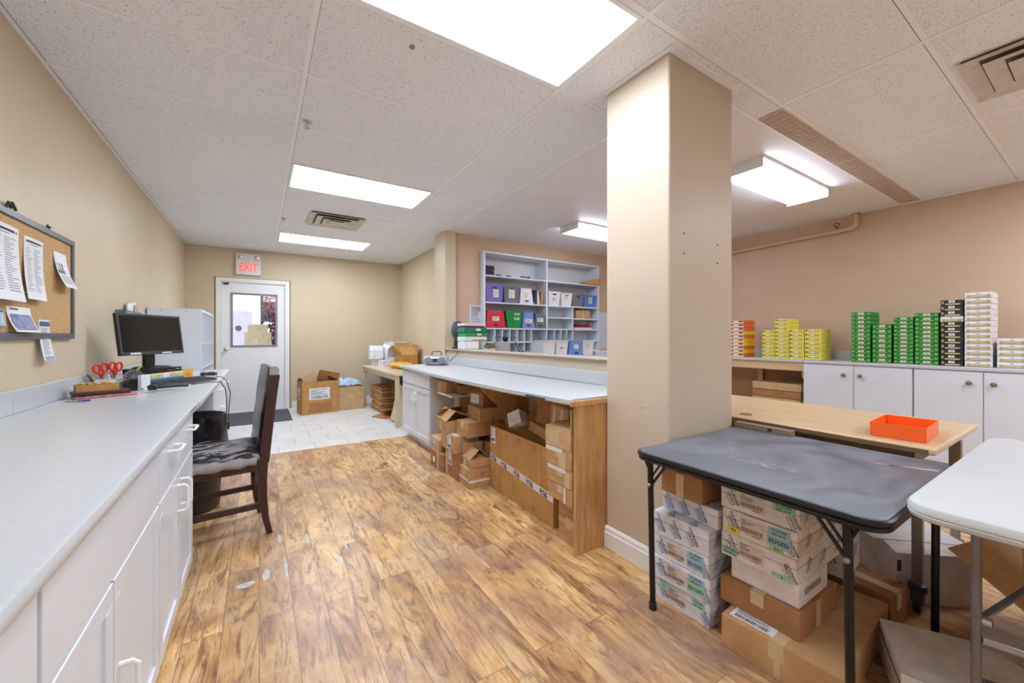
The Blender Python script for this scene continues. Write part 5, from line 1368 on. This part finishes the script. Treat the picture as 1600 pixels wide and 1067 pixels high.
for k, (y0, y1, ds, lb) in enumerate(((1.075, 1.95, ((1.51, 1.947, 'r'), (1.078, 1.505, 'l')), 'white two door cabinet next to the pine bench under the lens boxes'),
        (.215, 1.07, ((.652, 1.067, 'r'), (.218, .647, 'l')), 'white two door cabinet beneath the black and white lens boxes'),
        (-.65, .21, ((-.215, .207, 'r'), (-.647, -.22, 'l')), 'white two door cabinet under the side worktop beyond the picture edge'))):
    r = root('wall_cabinet', lb, 'cabinet', (0, 0, 0), 0, 'white cabinets under the side worktop')
    MB().box((RX, y0, .08), (XR - .03, y1, RZ - .034), M_WHITE).box((RX + .05, y0, 0), (XR - .03, y1, .08), M_WHITE).build('carcass', r)
    for a, b, sd in ds:
        o = MB().box((RX - .018, a, .085), (RX, b, RZ - .042), M_WHITE).build('door', r, bevel=.0015)
        knob(o, RX - .018, (a + .075) if sd == 'r' else (b - .055), RZ - .135)

# ---- lens boxes in stacks
YEL = plain('yellow box print', (238, 226, 84), .5, var=.05); ORG = plain('orange box print', (236, 116, 52), .5, var=.05)
YEL2 = plain('warm yellow box print', (246, 206, 40), .5, var=.05)
GRB = plain('green box print', (10, 140, 52), .45, var=.06); BKB = plain('black box print', (44, 40, 46), .45); WHB = plain('white box print', (224, 218, 222), .5)
OLI = plain('olive gold label', (170, 160, 84), .55, var=.25, scale=60); PALE = plain('pale box tag', (236, 234, 228), .6)
_lb = {}
def lens_meshes(kind, w, h):
    k = (kind, round(w, 3), round(h, 4))
    if k in _lb: return _lb[k]
    col = {'g': GRB, 'y': YEL, 'o': ORG, 'Y': YEL2, 'k': BKB, 'w': WHB}[kind]
    D = .27; dims = (D, w, h)
    b = MB().box((-D / 2, -w / 2, 0), (D / 2, w / 2, h), col).build('carton_body')
    lm = MB()
    def R(u0, v0, u1, v1, mt, e=.001): rect(lm, 'W', dims, u0 * w, v0 * h, u1 * w, v1 * h, mt, e)
    if kind == 'g':
        R(.36, .42, .66, .86, PALE); R(.42, .58, .60, .70, M_GREY, .0015); R(.26, .06, .76, .30, OLI); R(.04, .30, .15, .72, OLI); R(.85, .30, .96, .72, OLI)
    elif kind == 'g2': pass
    elif kind == 'k':
        R(.36, .50, .64, .92, PALE); R(.42, .66, .58, .78, M_GREY, .0015); R(.20, .08, .88, .36, OLI); R(.05, .3, .15, .8, OLI); R(.24, .2, .8, .26, M_WCARD, .0015)
    elif kind in 'w':
        R(.04, .12, .97, .88, plain('pale lilac tag', (222, 216, 226), .6), .0006); R(.18, .52, .78, .90, PALE, .001); R(.42, .66, .56, .78, M_GREY, .0015); R(.08, .08, .94, .50, OLI, .001); R(.2, .26, .8, .34, M_WCARD, .0014)
    elif kind == 'y':
        R(.04, .55, .18, .85, M_INK); R(.22, .45, .92, .75, OLI); R(.35, .60, .62, .90, PALE, .0014); R(.10, .14, .85, .34, plain('pale lime tag', (226, 220, 130), .6))
    else:
        R(.04, .10, .96, .92, plain('cream tag', (238, 216, 190), .6), .0006); R(.05, .45, .32, .80, M_INK); R(.66, .45, .94, .80, M_INK); R(.44, .4, .54, .7, PALE, .0014)
    l = lm.build('label')
    res = (b.data, l.data)
    bpy.data.objects.remove(b); bpy.data.objects.remove(l)
    _lb[k] = res
    return res
ORD = ['topmost', 'second from the top', 'third from the top', 'fourth from the top', 'fifth from the top', 'sixth from the top', 'seventh from the top', 'eighth from the top', 'ninth from the top', 'tenth from the top', 'eleventh from the top', 'twelfth from the top', 'thirteenth from the top']
def lens_stack(y0, y1, z1, kinds, desc, colname, grp, x=5.20):
    n = len(kinds); H = (z1 - RZ - .002) / n; w = abs(y0 - y1) - .002; yc = (y0 + y1) / 2
    for k, kd in enumerate(kinds):           # kinds listed from the top
        bm_, lm_ = lens_meshes(kd, w, H - .0022)
        z = RZ + .0025 + (n - 1 - k) * H
        cn = {'g': 'green', 'y': 'lime yellow', 'o': 'orange', 'Y': 'golden yellow', 'k': 'black', 'w': 'white'}[kd]
        r = root('lens_box', '%s lens box, %s in %s' % (cn, ORD[k], desc), 'box', (x + .135 + random.uniform(-.003, .003), yc + random.uniform(-.0008, .0008), z), 0, grp)
        b = bpy.data.objects.new('carton_body', bm_); COL.objects.link(b); b.parent = r
        bv = b.modifiers.new('bevel', 'BEVEL'); bv.width = .0015; bv.segments = 1
        l = bpy.data.objects.new('label', lm_); COL.objects.link(l); l.parent = r
lens_stack(2.83, 2.632, 1.415, 'oooYoYYoYo', 'the striped orange stack', 'orange', 'orange and yellow lens boxes')
lens_stack(2.417, 2.285, 1.280, 'yyyyyyy', 'the low yellow stack near the orange', 'yellow', 'yellow lens boxes')
lens_stack(2.278, 2.130, 1.412, 'yyyyyyyyyy', 'the tallest yellow stack', 'yellow', 'yellow lens boxes')
lens_stack(2.122, 1.978, 1.283, 'yyyyyyy', 'the third yellow stack', 'yellow', 'yellow lens boxes')
lens_stack(1.970, 1.814, 1.286, 'yyyyyyy', 'the yellow stack nearest the green', 'yellow', 'yellow lens boxes')
lens_stack(1.553, 1.399, 1.455, 'gggggggggggg', 'the first green stack, beside bare wall', 'green', 'green lens boxes')
lens_stack(1.385, 1.241, 1.324, 'gggggggg', 'the lowest green stack', 'green', 'green lens boxes')
lens_stack(1.227, 1.088, 1.390, 'gggggggggggg', 'the green stack after the lowest', 'green', 'green lens boxes')
lens_stack(1.080, .924, 1.422, 'gggggggggggg', 'the green stack touching the black', 'green', 'green lens boxes')
lens_stack(.914, .776, 1.530, 'kkkwkkkkkkkk', 'the black stack', 'black', 'black lens boxes')
lens_stack(.768, .612, 1.585, 'wwwwwwwwwwwww', 'the tallest white stack', 'white', 'white lens boxes')
lens_stack(.590, .430, 1.188, 'wwwww', 'the short white stack', 'white', 'white lens boxes', 5.22)

# ---- pipe on the wall
PC = plain('painted pipe', (214, 184, 150), .4)
r = root('wall_pipe', 'beige painted pipe running under the ceiling of the side wall', 'pipe')
MB().tube([(XR - .045, 4.95, 2.36), (XR - .045, 1.80, 2.43), (XR - .045, 1.70, 2.435)], .022, PC, 12).build('run', r, smooth=True)
MB().tube([(XR - .045, 1.72, 2.435), (XR - .045, 1.675, 2.445), (XR - .045, 1.655, 2.475), (XR - .045, 1.65, 2.50)], .031, PC, 12).build('elbow', r, smooth=True)
MB().tube([(XR - .045, 1.65, 2.49), (XR - .045, 1.65, CEIL - .004)], .024, PC, 12).build('riser', r, smooth=True)
MB().tube([(XR - .045, 1.86, 2.429), (XR - .045, 1.80, 2.431)], .030, PC, 12).build('coupling', r, smooth=True)
MB().lathe([(.035, 0), (.035, -.003)], M_DARK, 16, Matrix.Translation((XR - .045, 1.65, CEIL - .003))).build('flange', r)
r = root('sprinkler_head', 'dark sprinkler head on the wall pipe by its elbow', 'sprinkler', (XR - .045, 1.83, 2.459), 0, 'wall pipe sprinkler')
MB().lathe([(.010, 0), (.008, .02), (.018, .024)], M_DARK, 10).build('stem', r, smooth=True)
MB().tube([(0, .026 * math.cos(a), .045 + .022 * math.sin(a)) for a in [k * PI / 8 for k in range(17)]], .0045, M_DARK, 6).build('frame', r, smooth=True)

# ================================================================= OAK DESK
r = root('long_table', 'long oak topped table behind the black folding table', 'table', (2.315, .42, 0))
KW, KL, KH = .86, 1.75, .74
m = MB(); m.box((0, 0, KH - .028), (KW, KL, KH), M_OAKH); m.build('tabletop', r, bevel=.008)
MB().box((-.001, .02, KH - .026), (.001, KL - .02, KH - .006), plain('brown edge band', (120, 92, 64), .5)).build('edge_band', r)
MB().lathe([(.034, 0), (.034, .002)], plain('brown grommet', (122, 92, 62), .5), 24, Matrix.Translation((.115, .80, KH))).build('grommet', r)
m = MB(); m.box((.05, .07, KH - .085), (.08, KL - .07, KH - .028), plain('taupe steel', (142, 118, 92), .45, .3)); m.box((KW - .08, .07, KH - .085), (KW - .05, KL - .07, KH - .028), MATS['taupe steel']); m.box((.08, .07, KH - .085), (KW - .08, .10, KH - .028), MATS['taupe steel'])
m.build('frame', r)
for x, y in ((.09, .07), (KW - .07, .07), (.09, KL - .07), (KW - .07, KL - .07)):
    m = MB().box((x - .022, y - .022, .47), (x + .022, y + .022, KH - .085), MATS['taupe steel']); l = m.build('leg', r, bevel=.003)
    MB().box((x - .017, y - .017, .13), (x + .017, y + .017, .47), M_STEEL).build('inner_tube', l, bevel=.003)
    MB().lathe([(.030, .10), (.033, .115), (.030, .13), (.02, .135)], M_DARK, 16, Matrix.Translation((x, y, 0))).build('collar', l, smooth=True)
    MB().lathe([(.034, -.014), (.038, -.010), (.038, .010), (.034, .014)], M_BLACK, 18, Matrix.Translation((x + .012, y, .038)) @ Matrix.Rotation(PI / 2, 4, 'X')).box((x - .016, y - .02, .05), (x + .02, y + .02, .105), M_DARK).build('caster', l)
tag(MB().box((-.14, -.02, 0), (.14, .02, .026), plain('taupe plastic', (138, 120, 98), .5)).box((.03, -.0205, .006), (.05, -.0195, .020), M_BLACK).build('power_strip', loc=(2.258, 1.045, .7005), rot=(0, 0, -1.571), bevel=.003), 'taupe power strip lying between the black table and the oak table', 'power strip')
# orange tray
r = root('orange_tray', 'bright orange open plastic tray on the oak table', 'tray', (2.555, .565, KH + .001), math.radians(3))
OR = plain('orange plastic', (255, 104, 30), .35, var=.03); w_, d_, h_ = .285, .185, .064; m = MB(); t = .003
m.box((-w_ / 2, -d_ / 2, 0), (w_ / 2, d_ / 2, t), OR)
for a, b in (((-w_ / 2, -d_ / 2), (w_ / 2, -d_ / 2 + t)), ((-w_ / 2, d_ / 2 - t), (w_ / 2, d_ / 2)), ((-w_ / 2, -d_ / 2 + t), (-w_ / 2 + t, d_ / 2 - t)), ((w_ / 2 - t, -d_ / 2 + t), (w_ / 2, d_ / 2 - t))): m.box((a[0], a[1], t), (b[0], b[1], h_), OR)
m.build('tray_shell', r, bevel=.001)
tag(MB().box((-.035, -.025, 0), (.035, .025, .004), plain('pink slip', (255, 206, 190), .6)).build('paper_slip', loc=(2.55, .60, KH + .006), rot=(0, 0, .5)), 'small pinkish paper slip inside the orange tray', 'paper')

# ================================================================= BLACK FOLDING TABLE
def round_rect(x0, y0, x1, y1, rad, n=6):
    pts = []
    for cx, cy, a0 in ((x1 - rad, y0 + rad, -PI / 2), (x1 - rad, y1 - rad, 0), (x0 + rad, y1 - rad, PI / 2), (x0 + rad, y0 + rad, PI)):
        for k in range(n + 1):
            a = a0 + PI / 2 * k / n; pts.append((cx + rad * math.cos(a), cy + rad * math.sin(a)))
    return pts
r = root('folding_table', 'square black vinyl folding card table with scuffed top', 'table', (1.40, .345, 0))
BW, BD, BH = .885, .845, .70
MB().prism(round_rect(.008, .008, BW - .008, BD - .008, .055), BH - .012, BH, M_VINYL).build('tabletop', r, bevel=.004)
M_GB = plain('gloss black metal', (34, 34, 38), .25, .4)
pts = round_rect(.004, .004, BW - .004, BD - .004, .06, 6); pts.append(pts[0])
MB().tube([(x, y, BH - .012) for x, y in pts], .009, M_GB, 8).tube([(x + (.004 if x < BW / 2 else -.004), y + (.004 if y < BD / 2 else -.004), BH - .030) for x, y in pts], .009, M_GB, 8).build('rim', r, smooth=True)
MB().prism(round_rect(.01, .01, BW - .01, BD - .01, .055), BH - .034, BH - .0125, M_GB).build('apron', r)
m = MB(); m.add([(.70, .12, BH + .0006), (.66, .20, BH + .0006), (.645, .19, BH + .0006), (.69, .115, BH + .0006)], [(0, 1, 2, 3)], M_TORNEDGE)
m.add([(.72, .03, BH + .0006), (.735, .035, BH + .0006), (.675, .16, BH + .0006), (.665, .155, BH + .0006)], [(0, 1, 2, 3)], plain('exposed tan board', (206, 180, 150), .8))
m.build('tear', r)
m = MB(); rnd = random.Random(12)
for k in range(26):
    x = .27 + rnd.uniform(-.035, .035); y = .42 + rnd.uniform(-.12, .12); L = rnd.uniform(.015, .05); wd = rnd.uniform(.002, .006)
    m.add([(x, y, BH + .0005), (x + wd, y + .002, BH + .0005), (x + wd + .004, y + L, BH + .0005), (x + .003, y + L, BH + .0005)], [(0, 1, 2, 3)], plain('pale scuff', (156, 160, 170), .6))
m.build('scuff', r)
for (x, y, sgx, sgy) in ((.045, .095, 1, 1), (.045, BD - .06, 1, -1), (BW - .045, .06, -1, 1), (BW - .045, BD - .06, -1, -1)):
    fx = x + sgx * .018
    if sgy == 1 and sgx == 1: fx = x + .03
    l = MB().tube([(x, y, BH - .035), (fx, y + .0 * sgy, .012)], .0125, M_GB, 12).build('leg', r, smooth=True)
    MB().lathe([(.017, 0), (.017, .028), (.0135, .034)], M_BLACK, 12, Matrix.Translation((fx, y, 0))).build('foot', l, smooth=True)
    m = MB()
    m.tube([(x, y + sgy * .085, BH - .036), (x + sgx * .004, y + sgy * .004, BH - .15)], .006, M_GB, 8)
    m.tube([(x, y + sgy * .060, BH - .036), (x + sgx * .004, y + sgy * .004, BH - .115)], .0045, M_GB, 8)
    m.tube([(x, y - sgy * .03, BH - .036), (x + sgx * .002, y, BH - .10)], .0055, M_GB, 8)
    m.lathe([(.006, -.018), (.009, -.014), (.009, .014), (.006, .018)], M_STEEL, 10, Matrix.Translation((x + sgx * .003, y, BH - .15)) @ Matrix.Rotation(PI / 2, 4, 'Y'))
    m.build('brace', l)

# ================================================================= WHITE PLASTIC TABLE
r = root('plastic_table', 'white moulded plastic folding table with grey steel legs', 'table', (1.52, -.42, 0))
QW, QD, QH = 1.34, .765, .74
vs = []; fs = []
levels = ((.012, QH - .046), (.003, QH - .040), (.000, QH - .030), (.003, QH - .028), (.003, QH - .026), (.000, QH - .024), (.000, QH - .012), (.004, QH - .004), (.014, QH))
for ins, z in levels:
    for x, y in round_rect(ins, ins, QW - ins, QD - ins, .075 - ins * .5, 8): vs.append((x, y, z))
n_ = 36
for j in range(len(levels) - 1):
    for i in range(n_): fs.append((j * n_ + i, j * n_ + (i + 1) % n_, (j + 1) * n_ + (i + 1) % n_, (j + 1) * n_ + i))
fs += [tuple(reversed(range(n_))), tuple(range((len(levels) - 1) * n_, len(levels) * n_))]
MB().add(vs, fs, M_PLAS).build('tabletop', r, smooth=True)
M_GL = plain('grey painted steel', (126, 124, 126), .4, .5)
def wleg(x, y): return MB().box((x - .017, y - .009, 0), (x + .017, y + .009, QH - .046), M_GL).build('leg', r, bevel=.006)
wleg(.115, QD - .125); wleg(.115, .125); wleg(QW - .115, QD - .125); wleg(QW - .115, .125)
MB().box((.105, .10, .05), (.125, QD - .10, .08), M_GL).build('foot_bar', r)
MB().tube([(.125, QD - .13, .435), (.50, QD / 2 + .03, QH - .052)], .010, M_GL, 8, flat=.5).lathe([(.012, -.01), (.012, .01)], M_CHROME, 12, Matrix.Translation((.125, QD - .142, .435)) @ Matrix.Rotation(PI / 2, 4, 'X')).build('brace_strut', r, smooth=True)
MB().tube([(.12, QD - .13, .385), (.17, QD - .20, .37), (.20, QD - .40, .33)], .0135, plain('galvanised tube', (176, 178, 186), .25, .8), 12).build('cross_tube', r, smooth=True)

# ================================================================= BOXES UNDER THE BLACK TABLE
BLU_P = plain('carton blue print', (60, 76, 140), .6); DKP = plain('dark carton print', (52, 50, 72), .6)
MINT = plain('mint sticker', (160, 214, 176), .6, var=.04); SKY = plain('sky sticker', (160, 200, 216), .6, var=.04); YST = plain('yellow sticker', (236, 214, 60), .6)
def slanted(m, face, dims, u, v, size, mat, ang=-62, e=.0016):
    xd, yd = fdirs(face); a = math.radians(ang)
    X_ = xd * math.cos(a) + yd * math.sin(a); Y_ = -xd * math.sin(a) + yd * math.cos(a)
    p = fp(face, *dims, u, v, e)
    m.text('YOUNGER', size, p + Y_ * size * .5, X_, Y_, mat)
    m.text('OPTICS', size, p - Y_ * size * .5 + X_ * size * .4, X_, Y_, mat)
    q = p - Y_ * size * 1.25 + X_ * size * .3
    m.quad([q - X_ * size * 1.6 - Y_ * size * .06, q + X_ * size * 1.9 - Y_ * size * .06, q + X_ * size * 1.9 + Y_ * size * .06, q - X_ * size * 1.6 + Y_ * size * .06], mat)
def lens_carton(label, x0, x1, y0, y1, z0, z1, rz, style, grp, mat=None):
    mat = mat or M_WCARD2
    r = root('lens_carton', label, 'box', ((x0 + x1) / 2, (y0 + y1) / 2, z0), math.radians(rz), grp)
    w, d, h = x1 - x0, y1 - y0, z1 - z0; dims = (w, d, h)
    MB().box((-w / 2, -d / 2, 0), (w / 2, d / 2, h), mat).build('body', r, bevel=.003)
    MB().box((-w / 2 - .0008, -d / 2 - .0008, h * .62), (w / 2 + .0006, d / 2 + .0006, h * .635), plain('lid line', (140, 126, 122), .8)).build('lid_seam', r) if style != 'plain' else None
    m = MB(); rnd = random.Random(int(z0 * 1000)); P = BLU_P if mat is M_WCARD2 else DKP
    xd, yd = fdirs('W')
    if style in ('deco',):
        for u in (.12, .42, .72): slanted(m, 'W', dims, d * u, h * .52, .017, P)
        for u in (.25, .62): slanted(m, 'S', dims, w * u, h * .5, .014, P, 62)
        for u in (.3, .7): slanted(m, 'T', dims, d * u, w * .10, .013, P, -62)
        m.build('printing', r)
    if style in ('edged', 'lens', 'mint', 'low'):
        slanted(m, 'W', dims, d * .16, h * .55, .016, P); slanted(m, 'W', dims, d * .93, h * .38, .014, P)
        for u in (.22, .5, .78): slanted(m, 'S', dims, w * u, h * .48, .013, P, 60)
        m.build('printing', r)
        # bar code block
        bm_ = MB(); rect(bm_, 'W', dims, d * .26, h * .20, d * .60, h * .84, plain('buff label', (226, 212, 198), .6), .0010)
        x = d * .28
        while x < d * .57:
            t_ = rnd.choice((.0012, .002, .003)); rect(bm_, 'W', dims, x, h * .30, x + t_, h * .48, plain('brown bar print', (128, 96, 84), .6), .0016); x += t_ + .0016
        for k in range(4): rect(bm_, 'W', dims, d * .28, h * (.55 + .07 * k), d * (.28 + rnd.uniform(.05, .2)), h * (.575 + .07 * k), M_INK, .0016)
        rect(bm_, 'W', dims, d * .44, h * .22, d * .54, h * .25, M_INK, .0016)
        bm_.build('barcode_label', r)
        flip = -1 if style == 'mint' else 1
        def sticker(u0, u1, v0, v1, mt, lines_, size):
            s = MB(); rect(s, 'W', dims, d * u0, h * v0, d * u1, h * v1, mt, .0018)
            for k, ln in enumerate(lines_):
                p = fp('W', *dims, d * (u0 + u1) / 2, h * (v1 - (v1 - v0) * (k + .5) / len(lines_)), .0024)
                s.text(ln, size, p, xd * flip, yd * flip, M_GREENINK)
            s.build('sticker', r)
        if style == 'edged':
            sticker(.64, .92, .58, .90, SKY, ['10 LENSES', 'PER BOX'], .0115); sticker(.63, .93, .18, .56, SKY if 'blue' in label else MINT, ['EDGED'], .021)
        if 'yellow' in label: sticker(.66, .84, .03, .16, plain('lime sticker', (176, 216, 120), .6), ['E-2'], .013)
        if style == 'lens':
            sticker(.68, .96, .56, .86, MINT, ['10 LENSES', 'PER BOX'], .0125); sticker(.02, .22, .80, .97, MINT, ['8'], .010)
        if style == 'mint':
            sticker(.02, .24, .10, .42, MINT, ['PER BOX', '10 LENSES'], .011); sticker(.70, .97, .04, .22, MINT, ['8'], .011)
            s = MB(); s.text('6', .028, fp('W', *dims, d * .88, h * .62, .0024), xd, yd, M_REDINK); s.build('pen_mark', r)
        if style == 'low':
            sticker(.10, .26, .55, .90, MINT, ['B'], .012); sticker(.70, .92, .62, .92, MINT, ['10 LENSES', 'PER BOX'], .010)
        if 'yellow' in label: sticker(.08, .26, .06, .30, YST, ['RD'], .015)
    if style == 'plain':
        m.text('LONGUEUIL', .030, fp('S', *dims, w * .46, h * .55, .002), (1, 0, 0), (0, 0, 1), M_INK, sx=.85); m.build('pen_lettering', r)
    return r
GA = 'white lens cartons under the black table by the column'
lens_carton('printed white carton at the very bottom of the shorter stack by the column', 1.552, 1.80, .925, 1.185, 0, .096, 1, 'low', GA)
lens_carton('printed white carton with mint EDGED sticker, second from the floor by the column', 1.545, 1.80, .925, 1.19, .098, .196, 2, 'edged', GA)
lens_carton('printed white carton with blue EDGED sticker, third from the floor by the column', 1.55, 1.795, .928, 1.19, .198, .292, 1, 'edged', GA)
lens_carton('white carton with three slanted blue logos, fourth from the floor by the column', 1.548, 1.79, .926, 1.19, .294, .398, 1, 'deco', GA)
lens_carton('white carton with slanted logos directly below the brown box by the column', 1.60, 1.80, .905, 1.18, .400, .482, -3, 'deco', GA)
r = carton('brown open box on top of the shorter stack by the column', 1.585, 1.80, .965, 1.175, .484, .592, M_CARD3, rz=-3, group='brown boxes under the black table', flaps={'W': 14, 'E': 20}, fl=.45, labels=(('W', .08, 0, .12, .10, 'tape'),))
GB = 'lens cartons in the taller stack under the black table'
GBB = 'brown boxes under the black table'
carton('wide flat brown carton on the floor under the taller stack, with a shipping label', 1.53, 2.13, .50, .875, .0, .122, M_CARD, rz=4, group=GBB, labels=(('T', .02, .02, .17, .10, 'ship'), ('W', .18, .0, .20, .12, 'tape')))
carton('brown box lying on the wide flat carton, below the white LONGUEUIL box', 1.60, 1.93, .62, .905, .1235, .224, M_CARD3, rz=0, group=GBB, labels=(('S', .13, 0, .17, .10, 'tape'),))
lens_carton('plain white box hand lettered LONGUEUIL on its narrow side', 1.622, 1.87, .632, .872, .2255, .312, 0, 'plain', GB, M_WCARD)
lens_carton('white carton with mint stickers and a red number, lowest printed one of the taller stack', 1.60, 2.06, .632, .90, .3135, .408, 0, 'mint', GB, M_WCARD)
lens_carton('white carton with yellow tag and blue EDGED sticker in the taller stack', 1.60, 2.00, .628, .895, .4095, .505, 0, 'edged', GB, M_WCARD)
lens_carton('topmost white carton of the taller stack with a mint 10 LENSES sticker', 1.605, 1.86, .626, .905, .5065, .600, 1, 'lens', GB, M_WCARD)
# other boxes between the tables
GO = 'boxes on the floor behind the folding tables'
r = root('mailer_box', 'white clipped corner shipping box near the plastic table leg, with a barcode label', 'box', (1.935, .265, 0), 0, GO)
MB().prism([(-.23, .12), (-.13, -.25), (.04, -.28), (.15, -.04), (.16, .03), (.04, .24)], 0, .138, M_WCARD).build('body', r, bevel=.003)
MB().prism([(-.233, .121), (-.132, -.253), (.042, -.283), (.153, -.041), (.163, .031), (.041, .243)], .100, .103, plain('lid gap', (96, 84, 80), .8)).build('lid_seam', r)
lm = MB(); Ml = Matrix.Translation((-.06, -.10, .1395)) @ Matrix.Rotation(math.radians(-62), 4, 'Z')
lm.quad([(-.09, -.06, 0), (.09, -.06, 0), (.09, .06, 0), (-.09, .06, 0)], plain('greyed label', (222, 214, 210), .6), Ml)
rnd = random.Random(5); x = -.08
while x < .02:
    t_ = rnd.choice((.0015, .003, .004)); lm.quad([(x, .02, .0006), (x + t_, .02, .0006), (x + t_, .05, .0006), (x, .05, .0006)], M_INK, Ml); x += t_ + .002
for k in range(6): lm.quad([(-.08, .008 - k * .011, .0006), (-.08 + rnd.uniform(.05, .14), .008 - k * .011, .0006), (-.08 + rnd.uniform(.05, .14), .012 - k * .011, .0006), (-.08, .012 - k * .011, .0006)], M_INK, Ml)
lm.build('shipping_label', r)
lens_carton('whitish printed box standing behind the taller stack', 2.12, 2.33, .66, .88, .150, .32, 4, 'deco', GO, M_WCARD)
carton('dark brown box on the floor farthest behind the taller stack', 2.16, 2.42, .90, 1.14, 0, .198, M_CARD3, group=GO)
carton('brown flat box with a small label behind the wide flat carton', 2.17, 2.34, .51, .88, 0, .14, M_CARD3, rz=-5, group=GO, labels=(('T', .02, .02, .10, .08, 'ship'), ('W', .05, 0, .07, .13, 'tape')))
# six sided white box
r = root('hexagonal_box', 'white clipped corner box with hand slots under the oak table', 'box', (2.68, .62, 0), 0, GO)
MB().prism([(-.262, -.058), (-.005, -.275), (.07, -.26), (.30, -.02), (.08, .22), (-.10, .05)], 0, .227, M_WCARD).build('body', r, bevel=.003)
mx_ = Matrix.Translation((-.262, -.058, 0)) @ Matrix.Rotation(math.atan2(-.217, .257), 4, 'Z')
for z in (.045, .145): MB().box((.004, -.002, z), (.020, .003, z + .05), M_DARK, mx_).build('hand_slot', r)
MB().box((.318, -.002, .10), (.334, .003, .16), M_DARK, mx_).build('hand_slot', r)
tag(MB().box((-.12, -.17, 0), (.12, .17, .003), M_PAPER).build('paper_sheet', loc=(2.70, .63, .2285), rot=(0, 0, .8)), 'loose printed white sheet lying on the clipped corner box', 'paper')
# large open brown carton at the lower edge
r = carton('large open brown carton with a raised flap beneath the plastic table', 2.13, 2.78, -.42, .12, 0, .26, M_CARD, rz=-14, group=GO, flaps={'N': 148, 'W': 95}, fl=.42)
carton('white box with an inked lid inside the large open carton', 2.42, 2.72, -.30, .02, .02, .30, M_WCARD, rz=-14, group=GO, tape=None, labels=(('T', .10, .22, .20, .28, 'ship'),))
# worn patches in the floor
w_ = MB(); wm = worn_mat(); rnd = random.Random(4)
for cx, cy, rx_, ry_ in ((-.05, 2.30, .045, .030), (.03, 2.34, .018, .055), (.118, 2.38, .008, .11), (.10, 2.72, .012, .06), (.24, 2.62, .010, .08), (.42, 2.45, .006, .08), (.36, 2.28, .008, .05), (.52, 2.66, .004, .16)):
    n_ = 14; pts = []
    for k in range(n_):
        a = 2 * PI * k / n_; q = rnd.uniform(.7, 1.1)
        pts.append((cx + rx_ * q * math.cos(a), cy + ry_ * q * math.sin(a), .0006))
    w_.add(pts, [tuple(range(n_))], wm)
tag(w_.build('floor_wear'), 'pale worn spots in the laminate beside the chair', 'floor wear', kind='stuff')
